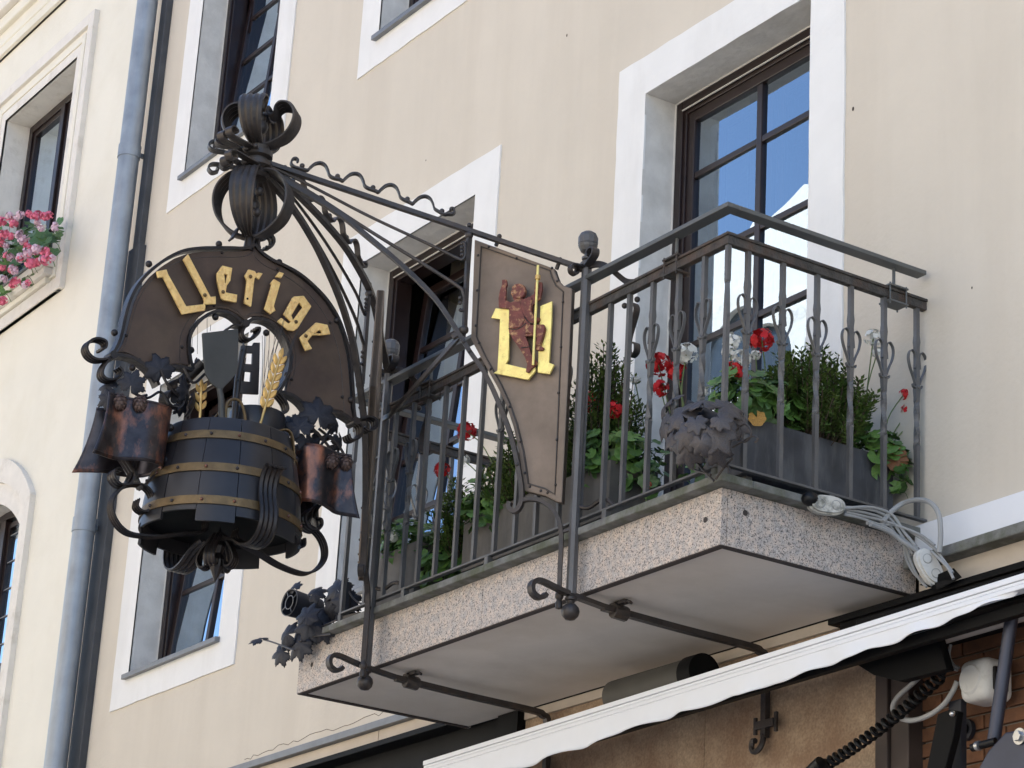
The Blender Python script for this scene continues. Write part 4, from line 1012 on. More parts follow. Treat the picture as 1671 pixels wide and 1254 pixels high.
for z in (.500, .350, .205):
    prof = [(br(z-.018)+.001, z-.018), (br(z-.018)+.006, z-.018), (br(z)+.0065, z), (br(z+.018)+.006, z+.018), (br(z+.018)+.001, z+.018)]
    MB().lathe(prof, C0, 56).build('hoop', brass, barrel, smooth=True)
    for k in range(16):
        a = 2*pi*k/16+.08; MB().sphere(C0+Vector((cos(a)*(br(z)+.007), sin(a)*(br(z)+.007), z)), .0075, 8, 5).build('rivet', copper, barrel, smooth=True)
MB().lathe([(br(BZ1)-.012, BZ1-.002), (br(BZ1)-.0005, BZ1-.001), (br(BZ1)-.004, BZ1+.006), (br(BZ1)-.012, BZ1+.004)], C0, 56).build('rim', stavem, barrel, smooth=True)
# scroll legs under the barrel: four directions
pc = [(330, 868), (290, 872), (255, 876), (218, 873), (199, 864), (186, 847), (181, 828), (186, 810), (199, 797), (218, 792), (236, 797), (246, 812), (244, 830), (232, 836), (222, 828), (224, 816)]
prof = [(YM-X_(x, y, XM).y, X_(x, y, XM).z) for x, y in pc]
prof = [(.03, prof[0][1]+.05), (.07, prof[0][1]+.045)] + prof
up = [(199, 797), (208, 783), (213, 768), (208, 752), (204, 745)]
profu = [(YM-X_(x, y, XM).y, X_(x, y, XM).z) for x, y in up]
for k in (0, 1, 2, 3):
    a = k*pi/2
    e = Vector((cos(a), sin(a), 0)); t = Vector((-sin(a), cos(a), 0))
    if k in (1, 3):
        MB().ribbon(smooth_pts([C0+e*r+Vector((0, 0, z)) for r, z in prof], 6), t, .055, .007, 3, .0022).build('scroll_leg', ironsign, sign, smooth=True)
        MB().ribbon(smooth_pts([C0+e*r+Vector((0, 0, z)) for r, z in profu], 6), t, .04, .006).build('scroll_leg', ironsign, sign, smooth=True)
    else:
        p2 = [(.03, .13), (.08, .125), (.15, .10), (.21, .07), (.28, .058), (.345, .08), (.375, .13), (.372, .19), (.352, .245), (.345, .30), (.36, .345), (.385, .365), (.405, .36)]
        MB().ribbon(smooth_pts([C0+e*r+t*.03+Vector((0, 0, z)) for r, z in p2], 6), t, .085, .007, 4, .003).build('scroll_leg', ironsign, sign, smooth=True)
for a in (.6, 2.2, 3.8, 5.4):
    e = Vector((cos(a), sin(a), 0)); t = Vector((-sin(a), cos(a), 0))
    MB().ribbon(smooth_pts([C0+e*r+Vector((0, 0, z)) for r, z in ((.02, .16), (.05, .12), (.075, .085), (.085, .05), (.07, .02), (.045, .02), (.04, .045))], 6), t, .05, .007, 3, .002).build('under_curl', ironsign, sign, smooth=True)
MB().lathe([(0, -.045), (.012, -.02), (.03, .02), (.035, .05), (.02, .08), (.03, .11), (.015, .14), (0, .2)], C0, 8).build('drop', ironsign, sign)

# ---- copper banners either side of the barrel
def banner(sg):
    n, m = 44, 14; z1, z0 = .618, .362
    def plan(u, v):   # u 0..1 front outer edge -> inner end -> back outer edge; v 0 top .. 1 bottom
        f = abs(u-.5)*2; side = 1 if u < .5 else -1
        out = .605+.055*v**2.0
        pts = [(.295, 0), (.300, .055), (.335, .098), (.41, .114), (.48, .098), (.545, .090), (out, .105+.030*v)]
        k = f*(len(pts)-1); i = min(int(k), len(pts)-2); t = k-i
        P = [Vector((pts[max(0, min(len(pts)-1, j))][0], pts[max(0, min(len(pts)-1, j))][1], 0)) for j in range(i-1, i+3)]
        if i == 0: P[0] = Vector((pts[1][0], -pts[1][1], 0))
        a, b_, c, d = P; q = .5*((2*b_)+(c-a)*t+(2*a-5*b_+4*c-d)*t*t+(3*b_-a-3*c+d)*t**3)
        q = Vector((q.x+.02*v*(1-f) , q.y*(1+.08*v), 0))
        return q.x-(.042*f*f if side < 0 else 0), q.y*side
    def P(u, v, o=0.0):
        r, x = plan(u, v); f = abs(u-.5)*2
        if sg > 0: r = .290+(r-.290)*.76
        z = z1+(z0-z1)*v - .030*f**2*(v) - .008*f
        return Vector((XM+x, YM+sg*r, z))
    b = MB(); vs = [P(i/n, j/m) for i in range(n+1) for j in range(m+1)]
    fs = [(i*(m+1)+j, (i+1)*(m+1)+j, (i+1)*(m+1)+j+1, i*(m+1)+j+1) for i in range(n) for j in range(m)]
    b.add(vs, fs); o = b.build('copper_banner', copper, sign, smooth=True)
    sol = o.modifiers.new('thickness', 'SOLIDIFY'); sol.thickness = .005; sol.offset = 0
    for v in (.03, .95):
        MB().tube([P(i/n, v) for i in range(n+1)], .0042, 6).build('banner_bead', copper, o, smooth=True)
    for u in (.012, .988): MB().tube([P(u, j/m) for j in range(m+1)], .0035, 6).build('banner_bead', copper, o, smooth=True)
    # iron curl under the outer edge
    q = P(.17, 1.0)
    pts = [(-.02, .03), (.01, .0), (.035, -.035), (.02, -.075), (-.02, -.085), (-.05, -.06), (-.045, -.03), (-.02, -.03)]
    MB().ribbon(smooth_pts([Vector((XM, q.y-sg*.03+sg*a*-1.0, q.z+c+.01)) for a, c in pts], 6), XD, .07, .007, 3, .002).build('scroll', ironsign, sign, smooth=True)
    MB().ribbon(smooth_pts([Vector((XM, YM+sg*(.40), .40)), Vector((XM, YM+sg*.41, .34)), Vector((XM, YM+sg*.395, .30)), Vector((XM, YM+sg*.375, .275))], 4), XD, .05, .007).build('strut', ironsign, sign, smooth=True)
    MB().ribbon(smooth_pts([Vector((XM, YM+sg*.30, .37)), Vector((XM, YM+sg*.34, .32)), Vector((XM, YM+sg*.375, .27))], 4), XD, .03, .007).build('strut', ironsign, sign, smooth=True)
    for z in (.545, .40): MB().sphere((XM+.05, YM+sg*.295, z), .017).build('ball', ironsign, sign, smooth=True)
banner(-1); banner(1)

# ---- vine leaves, hop cones
def vine_mesh(seed=0, curl=.25):
    r_ = random.Random(seed); b = MB(); n = 64; rings = (0, .3, .6, .85, 1.0)
    vs = [(0, 0, 0)]
    lob = [(-90, .12), (-72, .60), (-50, .80), (-28, .74), (-8, 1.0), (18, .72), (42, 1.02), (66, .74), (90, 1.15), (114, .74), (138, 1.02), (162, .72), (188, 1.0), (208, .74), (230, .80), (252, .60), (270, .12)]
    def rad(d):
        for (a0, r0), (a1, r1) in zip(lob[:-1], lob[1:]):
            if a0 <= d <= a1:
                t = (d-a0)/(a1-a0); return r0+(r1-r0)*(t*t*(3-2*t))
        return .3
    for ri in rings[1:]:
        for i in range(n):
            d = -90+360*i/n; R_ = rad(d)
            if ri == 1.0: R_ *= 1+.05*(1 if i % 2 else -1)
            R_ *= ri; a = radians(d)
            vein = .035*cos(radians(d-90)*(360/50.)) if ri > .2 else 0
            z = -curl*R_*R_ + vein*R_*.9 + r_.uniform(-.012, .012)*R_ + .12*R_*R_*sin(a*1.0+seed)
            vs.append((cos(a)*R_, sin(a)*R_, z))
    fs = [(0, 1+i, 1+(i+1) % n) for i in range(n)]
    for k in range(3):
        for i in range(n):
            p = 1+k*n; fs.append((p+i, p+n+i, p+n+(i+1) % n, p+(i+1) % n))
    fs.pop(0) if False else None
    return b.add(vs, fs)
VM = []
def orient(pos, nrm, up_, s):
    nrm = Vector(nrm).normalized(); up_ = Vector(up_); up_ = (up_-nrm*up_.dot(nrm)).normalized(); r_ = up_.cross(nrm)
    M_ = Matrix.Identity(4)
    for i in range(3): M_[i][0] = r_[i]*s; M_[i][1] = up_[i]*s; M_[i][2] = nrm[i]*s; M_[i][3] = pos[i]
    return M_
LP = {}
def vine_leaf(parent, pos, nrm, up_, s, m, seed=0):
    k = (seed % 4, m.name)
    if k not in LP:
        me = MB(); v = vine_mesh(seed % 4, .28+.1*(seed % 3)); o = v.build('leaf', m, parent, smooth=True); sol = o.modifiers.new('thickness', 'SOLIDIFY'); sol.thickness = .03; LP[k] = o
        o.matrix_basis = orient(pos, nrm, up_, s); return o
    return dupobj(LP[k], parent, orient(pos, nrm, up_, s))
def cone_mesh():
    b = MB(); R_ = 1.0
    b.sphere((0, 0, 0), .86, 12, 8, (.86, .86, 1.12))
    for row in range(6):
        th = radians(28+row*23); cnt_ = max(4, int(9*sin(th)))
        for k in range(cnt_):
            ph = 2*pi*(k+.5*(row % 2))/cnt_
            def S(t, p, r_): return Vector((sin(t)*cos(p)*r_*.86, sin(t)*sin(p)*r_*.86, cos(t)*r_*1.15))
            dp = 2*pi/cnt_*.56; dt = radians(24)
            b.add([S(th-dt*.4, ph, .90), S(th, ph-dp, .93), S(th+dt*.55, ph-dp*.6, 1.0), S(th+dt*.95, ph, 1.09), S(th+dt*.55, ph+dp*.6, 1.0), S(th, ph+dp, .93), S(th+dt*.1, ph, 1.05)],
                  [(0, 1, 6), (1, 2, 6), (2, 3, 6), (3, 4, 6), (4, 5, 6), (5, 0, 6)])
    return b
conem = mat('brown_black_hop_metal', (.085, .062, .055), .5, metal=.45, var=.3, scale=20, col2=(.16, .07, .045), c2amt=.5, c2scale=12)
CP = []
def hop(parent, pos, s, axis=(0, 0, 1)):
    mt = orient(pos, axis, (1, .3, .1), s)
    if not CP:
        o = cone_mesh().build('hop_cone', conem, parent); o.matrix_basis = mt; CP.append(o)
    else: dupobj(CP[0], parent, mt)
for (px, py, dx) in ((195.5, 656, .10), (228.5, 659, .11), (542.5, 753, .12), (564.5, 756, .10)):
    hop(sign, X_(px, py, XM+dx), .034, (0, random.uniform(-.3, .3), 1))
LV = [ # px, py, dx, size, normal, up
 (215, 626, .09, .062, (1, -.5, .0), (0, .3, 1)), (262, 604, .06, .070, (1, -.2, -.1), (.2, -.5, 1)), (178, 632, .0, .05, (1, -.9, .3), (0, -1, .3)), (176, 650, .02, .05, (.9, -.9, 0), (0, -1, -.4)),
 (305, 640, .07, .072, (.9, .8, .1), (0, -.1, 1)), (318, 660, .04, .065, (.6, 1, -.2), (0, -.4, -1)), (280, 645, .02, .05, (.9, -.9, .3), (0, .5, 1)), (296, 662, .05, .05, (1, .3, -.3), (0, 1, -.4)),
 (488, 698, .10, .068, (1, -.7, .2), (0, -.5, 1)), (520, 677, .10, .088, (1, -.2, .1), (.1, 0, 1)), (545, 688, .06, .06, (1, .3, .1), (0, 1, .2)), (468, 716, .12, .045, (1, -.9, -.1), (0, -1, -.5)),
 (500, 720, .09, .055, (1, .2, -.1), (0, .3, -1)), (555, 720, .03, .055, (1, .6, -.1), (0, .6, -1)), (515, 706, .02, .05, (1, .1, .4), (0, .8, .5)), (476, 690, .0, .055, (1, -.6, .4), (0, -1, .4))]
for i, (px, py, dx, sz, nr, up_) in enumerate(LV): vine_leaf(sign, X_(px, py, XM+dx), nr, up_, sz, darkleaf, i)
for pts in ([(262, 604), (275, 630), (300, 655), (290, 670)], [(300, 600), (315, 625), (335, 610), (350, 600)], [(215, 640), (240, 650), (262, 640), (275, 660)], [(500, 690), (525, 715), (545, 740)], [(520, 700), (550, 725), (563, 745)], [(240, 645), (228, 648)], [(540, 700), (520, 730), (500, 725)]):
    MB().tube(smooth_pts(onx(pts, XM+.06), 5), .0062, 6).build('vine_stem', ironsign, sign, smooth=True)
for (cx, cy, r_) in ((282, 652, 15), (527, 727, 14), (292, 630, 11)):
    pts = [(cx+r_*cos(a*.7), cy+r_*sin(a*.7)) for a in range(0, 9)]
    MB().ribbon(smooth_pts(onx(pts, XM+.04), 4), (1, .5, .2), .05, .006).build('curl', ironsign, sign, smooth=True)

# ---- brewing tools standing in the barrel
sh = onx([(328.5, 545), (387, 538), (387.5, 565), (386, 600), (383, 612), (374, 623), (364, 633), (360, 640), (356, 640), (352, 634), (342, 626), (334, 612), (331, 590)], XM+.10)
sho = MB().prism([sh], EX*.012).build('mash_shovel', shovelm, sign, bevel=.003)
MB().tube(onx([(358, 634), (361, 650), (363, 710)], XM+.106), [.012, .0135, .015], 10).build('shovel_handle', shovelm, sho, smooth=True)
MB().tube(onx([(398, 566), (388, 620), (380, 712)], XM+.03), .014, 10).build('fork_pole', stavem, sign, smooth=True)
fx = lambda pts: onx([(300+x/6.272, 500+y/6.272) for x, y in pts], XM+.02)
MB().prism([fx([(600, 375), (612, 408), (690, 412), (705, 378), (768, 380), (762, 640), (752, 910), (570, 900), (545, 880), (570, 600)]), fx([(610, 488), (692, 488), (686, 600), (600, 596)]), fx([(590, 672), (676, 680), (668, 780), (580, 772)])], EX*.012).build('mash_fork', stavem, sign, bevel=.002)
for p in ((568, 462), (528, 770)): MB().sphere(fx([p])[0]+EX*.022, .006, 8, 5).build('rivet', stavem, sign, smooth=True)
MB().tube(smooth_pts(onx([(368, 700), (370, 662), (380, 652), (392, 656), (399, 675), (402, 705)], XM+.08), 6), .0062, 8).build('brass_hose', brass, sign, smooth=True)
MB().tube(smooth_pts(onx([(342, 702), (352, 680), (372, 664), (388, 672), (396, 705)], XM-.02), 6), .0045, 8).build('brass_hose', brass, sign, smooth=True)
MB().ribbon(smooth_pts(onx([(447, 712), (455, 704), (468, 702), (476, 712), (479, 740), (479, 790), (484, 822)], XM+.20), 6), (1, 0, 0), .018, .006).build('brass_strap', brass, sign, smooth=True)
MB().lathe([(0, 0), (.115, 0), (.12, .01), (.12, .12), (.115, .13), (0, .13)], Vector((XM-.02, YM+.13, .60)), 24).build('dark_pot', stavem, sign, smooth=True)
# wheat ears
def grain(b, p, d, l, w_):
    d = Vector(d).normalized(); s_ = d.cross(EX).normalized(); vs = []; n, m = 7, 6
    for i in range(n+1):
        t = i/n; r_ = sin(pi*min(1, t*.92+.04))**.8*w_*(1-.25*t)
        for j in range(m): a = 2*pi*j/m; vs.append(Vector(p)+d*(l*t)+s_*cos(a)*r_+EX*sin(a)*r_*.8)
    b.add(vs, [(i*m+j, i*m+(j+1) % m, (i+1)*m+(j+1) % m, (i+1)*m+j) for i in range(n) for j in range(m)])
def ear(base, tip, dx, gl, m, awn=True, name='wheat_ear', npair=6, stalk=None):
    B, T = X_(*base, XM+dx), X_(*tip, XM+dx); d = (T-B); L_ = d.length; d.normalize(); s_ = Vector((0, d.z, -d.y))
    b = MB(); st = [X_(*p, XM+dx) for p in (stalk or [])]+[B, T-d*gl*.6]
    b.tube(smooth_pts(st, 4), .0055, 6)
    e_ = b.build(name, m, sign, smooth=True)
    for k in range(npair):
        for sgn in (-1, 1):
            g_ = MB(); p = B+d*(L_*.86*k/npair)+s_*(sgn*.006+sgn*.002)+d*(.012 if sgn > 0 else 0); q = d*1.0+s_*(sgn*.42)
            grain(g_, p, q, gl, gl*.27); g_.build('grain', m, e_, smooth=True)
            if awn:
                a0 = p+q.normalized()*gl; a1 = a0+(d*.9+s_*(sgn*.12+random.uniform(-.1, .25))).normalized()*random.uniform(.16, .26); mid = (a0+a1)/2+s_*random.uniform(-.01, .01)
                MB().tube([a0, mid, a1], [.0016, .0013, .0007], 4).build('awn', iron, e_)
    g_ = MB(); grain(g_, T-d*gl*.9, d, gl, gl*.27); g_.build('grain', m, e_, smooth=True)
ear((432, 667), (461, 570), .12, .052, wheatm, True, 'wheat_ear', 6, [(421, 702), (427, 685)])
ear((327, 672), (329, 620), .02, .042, wheatm, False, 'wheat_ear', 3, [(326, 700), (326, 688)])
ear((318, 612), (321, 585), .0, .04, conem, False, 'wheat_ear', 1)
for x0, y0, x1, y1 in ((322, 578, 323, 516), (338, 545, 338, 520), (343, 540, 344, 530), (313, 570, 314, 550), (428, 548, 429, 690), (432, 540, 430, 700), (440, 535, 438, 600), (449, 535, 444, 600)):
    MB().tube(onx([(x0, y0), (x1, y1)], XM+.05), .0012, 4).build('awn', ironsign, sign)
#@@PLANTS
# ============================================================ planters
def planter(x0, x1, y0, y1, z0, z1, label, m):
    t = thing('planter', label, 'planter', ((x0+x1)/2, (y0+y1)/2, .276), 'flower boxes on the balcony')
    b = MB(); th = .012; T = .012
    b.prism([[(x0, y0, z1), (x1, y0, z1), (x1, y1, z1), (x0, y1, z1)], [(x0+th, y0+th, z1), (x1-th, y0+th, z1), (x1-th, y1-th, z1), (x0+th, y1-th, z1)]], (0, 0, -(z1-z0)))
    b.build('box', m, t, bevel=.003)
    MB().box(x0+th, x1-th, y0+th, y1-th, z0, z0+.01).build('base', m, t)
    MB().box(x0+th, x1-th, y0+th, y1-th, z1-.05, z1-.03).build('soil', soilm, t)
    for x in (x0+.08, x1-.12 if x1-x0 > .3 else x1-.06):
        for y in (y0+.03, y1-.06): MB().box(x, x+.03, y, y+.03, .276, z0).build('foot', planterl, t)
    L = max(x1-x0, y1-y0); n = max(2, round(L/.22))
    return t
planter(-.345, -.085, .175, .945, .352, .590, 'long slate grey flower box on feet along the right railing side', planterm)
planter(-2.02, -.88, .085, .335, .345, .590, 'long worn grey flower box along the front railing behind the shield panel', planterl)
planter(-2.79, -2.43, .085, .335, .335, .590, 'short worn grey flower box at the left end of the balcony', planterl)
planter(-.58, -.36, .30, .52, .300, .520, 'small brown grey flower box behind the corner of the railing', planterl)

# ============================================================ plants
rp = random.Random(11)
def ger_leaf(seed):
    r_ = random.Random(seed); b = MB(); n = 26; vs = [(0, 0, 0)]
    for ri in (.45, .8, 1.0):
        for i in range(n):
            a = -pi/2+.28+(2*pi-.56)*i/(n-1); k = 1+.07*cos(a*7) if ri > .7 else 1
            k *= 1-.12*sin(a)*-1 if False else 1
            R_ = ri*k; z = .28*R_*R_ - .35*R_**3*.6 + .05*cos(a*7)*ri + .12*sin(a*2+seed)*ri*ri
            vs.append((cos(a)*R_, sin(a)*R_+.1, z))
    fs = [(0, 1+i, 2+i) for i in range(n-1)]
    for k in range(2):
        for i in range(n-1): p = 1+k*n; fs.append((p+i, p+n+i, p+n+i+1, p+i+1))
    b.add(vs, fs)
    b.tube([(0, 0, 0), (0, -.5, -.5), (0, -.7, -1.4)], .05, 4)
    return b
GP = {}
def put(kind, builder, m, parent, mtx, name):
    k = (kind, m.name)
    if k not in GP:
        o = builder().build(name, m, parent, smooth=True); o.matrix_basis = mtx; GP[k] = o; return o
    return dupobj(GP[k], parent, mtx)
def rdir(r_, up_=.5):
    v = Vector((r_.gauss(0, 1), r_.gauss(0, 1), r_.gauss(0, 1)+up_)); return v.normalized()
TOC = (CAM-Vector((-1, .3, .7))).normalized()
def leaves(parent, c, rad, n, size, m=gerleaf, seed=0, m2=gerleafd):
    r_ = random.Random(seed); c = Vector(c)
    for i in range(n):
        while True:
            v = Vector([r_.uniform(-1, 1) for _ in range(3)])
            if .35 < v.length < 1: break
        p = c+Vector((v.x*rad[0], v.y*rad[1], v.z*rad[2]))
        nr = (v.normalized()*.7+Vector((0, 0, .9))+Vector((.35, -.35, 0))+rdir(r_, 0)*.5)
        put('g%d' % r_.randint(0, 3), lambda: ger_leaf(r_.randint(0, 99)), m if r_.random() < .62 else m2, parent, orient(p, nr, rdir(r_, -.2), size*r_.uniform(.7, 1.2)), 'leaf')
def floret_head(seed, n=30, open_=1.0):
    r_ = random.Random(seed); b = MB()
    for k in range(n):
        d = Vector((r_.gauss(0, 1), r_.gauss(0, 1), r_.gauss(.35, .9))).normalized(); c = d*r_.uniform(.66, .86)
        u = d.cross(Vector((.3, .2, 1))).normalized(); v = d.cross(u)
        for q in range(5):
            a = 2*pi*q/5+r_.uniform(0, .6); e = u*cos(a)+v*sin(a); w2 = d.cross(e)
            l = .27*r_.uniform(.85, 1.2)
            b.add([c, c+e*l*.55+w2*.15+d*.05, c+e*l+w2*.10+d*.02*r_.uniform(-2, 6), c+e*l-w2*.10+d*.02, c+e*l*.55-w2*.15+d*.05], [(0, 1, 2, 3, 4)])
        b.tube([(0, 0, -.3), c], .03, 3, cap=False)
    return b
def flower(parent, pos, r_, m, base=None, seed=None):
    if base is not None: r_ *= 1.25
    s_ = rp.randint(0, 2)
    put('f%d' % s_, lambda: floret_head(s_+3), m, parent, orient(pos, rdir(rp, 1.2), rdir(rp, 0), r_), 'flower_head')
    if base is not None:
        p = Vector(pos); q = Vector(base); mid = (p+q)/2+Vector((rp.uniform(-.02, .02), rp.uniform(-.02, .02), .02))
        MB().tube(smooth_pts([q, mid, p], 4), .0028, 5).build('stalk', stemm, parent, smooth=True)
def box_mass(parent, c, rad, n, seed=0, m=None, shoots=70):
    """evergreen shrub: upright twigs set with small pointed leaves"""
    r_ = random.Random(seed); c = Vector(c); b = MB(); tw = MB()
    for k in range(shoots):
        th = r_.uniform(0, 2*pi); rr = sqrt(r_.random())
        base = c+Vector((cos(th)*rr*rad[0]*.55, sin(th)*rr*rad[1]*.55, -rad[2]))
        hgt = rad[2]*2*sqrt(max(.05, 1-rr*rr*.85))*r_.uniform(.65, 1.12)
        top = base+Vector((cos(th)*rr*rad[0]*.6+r_.gauss(0, .02), sin(th)*rr*rad[1]*.6+r_.gauss(0, .02), hgt))
        mid = (base+top)/2+Vector((cos(th), sin(th), 0))*rad[0]*.12*rr
        path = smooth_pts([base, mid, top], 5); tw.tube(path, .0022, 3, cap=False)
        per = n//shoots
        for j in range(per):
            t = .25+.78*j/per; i = min(int(t*(len(path)-1)), len(path)-2); p = path[i].lerp(path[i+1], min(1, t*(len(path)-1)-i))
            ax = (path[i+1]-path[i]).normalized(); sd_ = rdir(r_, 0); sd_ = (sd_-ax*sd_.dot(ax)).normalized()
            d = (sd_+ax*r_.uniform(.3, 1.0)).normalized(); w2 = d.cross(ax).normalized(); l = r_.uniform(.018, .032); ww = l*.25
            off = sd_*r_.uniform(0, .022); p = p+off
            nn = d.cross(w2)
            b.add([p, p+d*l*.5+w2*ww+nn*.001, p+d*l, p+d*l*.5-w2*ww+nn*.001], [(0, 1, 2), (0, 2, 3)])
    b.build('foliage', m or boxleaf, parent, kind='stuff'); tw.build('twigs', twigm, parent, kind='stuff')
def plant(name, label, cat, loc): return thing(name, label, cat, loc)
G1 = 'geraniums growing in the balcony flower boxes'
# right box
g1 = plant('geranium', 'geranium with red and white heads behind the railing corner', 'geranium', (-.30, .22, .56)); g1['group'] = G1
leaves(g1, (-.17, .28, .69), (.15, .22, .13), 170, .036, seed=1)
leaves(g1, (-.44, .36, .62), (.12, .10, .13), 40, .034, seed=2)
leaves(g1, (-.40, .25, .50), (.20, .12, .12), 22, .030, seed=22)
XR, YR = -.20, .30
for (px, py, r_, m) in ((1243, 556, .046, redpet), (1195, 606, .038, redpet), (1208, 612, .032, redpet), (1120, 578, .044, whitepet), (1195, 558, .036, whitepet), (1208, 588, .040, whitepet), (1190, 575, .028, whitepet), (1233, 580, .020, whitepet), (1150, 638, .020, whitepet)):
    p = X_(px, py, XR) if px > 1180 else Y_(px, py, .33); flower(g1, p, r_, m, (p.x+.01, p.y+.02, .66))
for (px, py, r_, m) in ((1074, 595, .050, redpet), (1105, 606, .042, redpet), (1078, 635, .036, redpet), (1036, 620, .022, whitepet)):
    p = Y_(px, py, .33); flower(g1, p, r_, m, (p.x+.1, p.y+.05, .60))
bx1 = plant('box_shrub', 'dense green box shrub in the slate grey flower box on the right', 'shrub', (-.22, .58, .56))
box_mass(bx1, (-.20, .60, .775), (.19, .25, .215), 15000, 3, shoots=250)
g2 = plant('geranium', 'trailing geranium with red heads beside the house wall at the right end', 'geranium', (-.20, .88, .56)); g2['group'] = G1
leaves(g2, (-.12, .86, .61), (.12, .13, .11), 80, .034, seed=4)
leaves(g2, (-.05, .95, .53), (.05, .05, .10), 22, .032, seed=5)
for (px, py, r_, m) in ((1475, 644, .022, redpet), (1484, 671, .034, redpet), (1498, 674, .026, redpet), (1515, 664, .012, redpet), (1425, 552, .034, whitepet), (1432, 575, .022, whitepet)):
    p = X_(px, py, -.08); flower(g2, p, r_, m, (-.13, min(.93, p.y-.02), .62))
for (px, py, s_) in ((1462, 748, .05), (1457, 738, .035)): put('dead', lambda: ger_leaf(5), deadleaf, g2, orient(X_(px, py, -.03), (1, -.6, -.2), (0, .4, -1), s_), 'leaf')
yl = mat('yellowed_leaf', (.42, .22, .04), .6, var=.3)
put('yel', lambda: ger_leaf(8), yl, g1, orient(X_(1235, 682, -.06), (1, -.7, .2), (.1, .3, -1), .035), 'leaf')
# middle box
g3 = plant('geranium', 'geranium with two red heads on long stalks left of the shield panel', 'geranium', (-1.85, .2, .56)); g3['group'] = G1
leaves(g3, (-1.84, .13, .64), (.24, .12, .16), 140, .036, seed=6)
for (px, py, r_, m) in ((762, 705, .042, redpet), (722, 768, .036, redpet), (757, 752, .026, whitepet)):
    p = Y_(px, py, .10); flower(g3, p, r_, m, (p.x+.16, .16, p.z-.20))
bx2 = plant('box_shrub', 'box shrub in the middle flower box behind the lower tip of the shield', 'shrub', (-1.6, .22, .56))
box_mass(bx2, (-1.62, .19, .77), (.24, .15, .22), 8000, 8, shoots=150, m=boxleaf)
bx3 = plant('box_shrub', 'tall box shrub rising right behind the bracket post', 'shrub', (-1.1, .22, .56))
box_mass(bx3, (-1.12, .20, .87), (.17, .13, .30), 7500, 9, shoots=140)
g4 = plant('geranium', 'geranium with twin red heads right of the bracket post', 'geranium', (-1.0, .2, .56)); g4['group'] = G1
leaves(g4, (-.98, .14, .66), (.19, .13, .13), 100, .034, seed=12)
leaves(g4, (-.84, .24, .58), (.12, .12, .12), 50, .032, seed=13, m=gerleafd)
for (px, py, r_, m) in ((968, 657, .044, redpet), (1001, 668, .036, redpet), (1058, 792, .014, redpet)):
    p = Y_(px, py, .13); flower(g4, p, r_, m, (p.x-.02, .15, p.z-.16))
# left box
g5 = plant('geranium', 'geranium with one white head in the short box at the left end', 'geranium', (-2.6, .2, .56)); g5['group'] = G1
leaves(g5, (-2.62, .14, .64), (.19, .12, .10), 110, .033, seed=14, m=mat('fresh_leaf_green', (.09, .19, .035), .5, var=.3, scale=25))
leaves(g5, (-2.34, .20, .50), (.15, .14, .18), 100, .034, seed=15)
p = Y_(641, 876, .06); flower(g5, p, .028, whitepet, (p.x+.02, .12, .60))
bx4 = plant('box_shrub', 'small box shrub between the left and middle flower boxes', 'shrub', (-2.2, .24, .45))
box_mass(bx4, (-2.24, .22, .68), (.13, .12, .20), 4200, 17, shoots=80)

# pink geraniums on the neighbour's sill
pk = plant('pink_geranium', 'pink and white geraniums trailing over the sill of the cream neighbour house', 'geranium', (-11.2, .8, 4.76))
for i in range(150):
    r_ = rp; px = r_.uniform(-60, 96); py = 350+r_.random()*130
    if py > 420+(70-px)*.9+18 or py < 365-px*.05: continue
    p = Y_(px, py, r_.uniform(.66, .95))
    put('pg%d' % r_.randint(0, 2), lambda: ger_leaf(r_.randint(0, 99)), gerleaf if r_.random() < .4 else gerleafd, pk, orient(p, Vector((.5, -.6, .7))+rdir(r_, 0)*.5, rdir(r_, 0), r_.uniform(.045, .075)), 'leaf')
box_mass(pk, (-11.15, .86, 4.93), (.62, .10, .22), 3000, 21, m=gerleafd, shoots=110)
box_mass(pk, (-11.35, .72, 4.60), (.45, .08, .28), 2000, 23, m=gerleafd, shoots=80)
for (px, py, m) in ((62, 352, pinkpet), (80, 352, pinkpet), (52, 352, pinkpet), (33, 351, palepink), (16, 358, pinkpet), (24, 366, pinkpet), (3, 362, pinkpet), (62, 366, palepink), (70, 372, whitepet), (90, 368, palepink), (8, 383, pinkpet), (30, 384, palepink), (42, 390, palepink), (36, 393, palepink), (42, 399, pinkpet), (4, 398, pinkpet),
                    (12, 418, pinkpet), (33, 422, pinkpet), (46, 414, pinkpet), (58, 410, pinkpet), (73, 412, pinkpet), (80, 418, pinkpet), (54, 430, pinkpet), (64, 428, pinkpet), (3, 436, pinkpet), (20, 440, pinkpet), (24, 443, palepink), (46, 462, pinkpet), (20, 465, pinkpet), (-12, 410, pinkpet), (-15, 450, pinkpet), (2, 455, whitepet), (-25, 380, pinkpet), (-30, 430, palepink), (2, 492, pinkpet), (12, 380, pinkpet), (75, 425, pinkpet)):
    for k_ in range(2): flower(pk, Y_(px+rp.uniform(-7, 7)*k_, py+rp.uniform(-6, 6)*k_, rp.uniform(.60, .72)), rp.uniform(.030, .048), m if k_ == 0 or rp.random() < .6 else palepink)

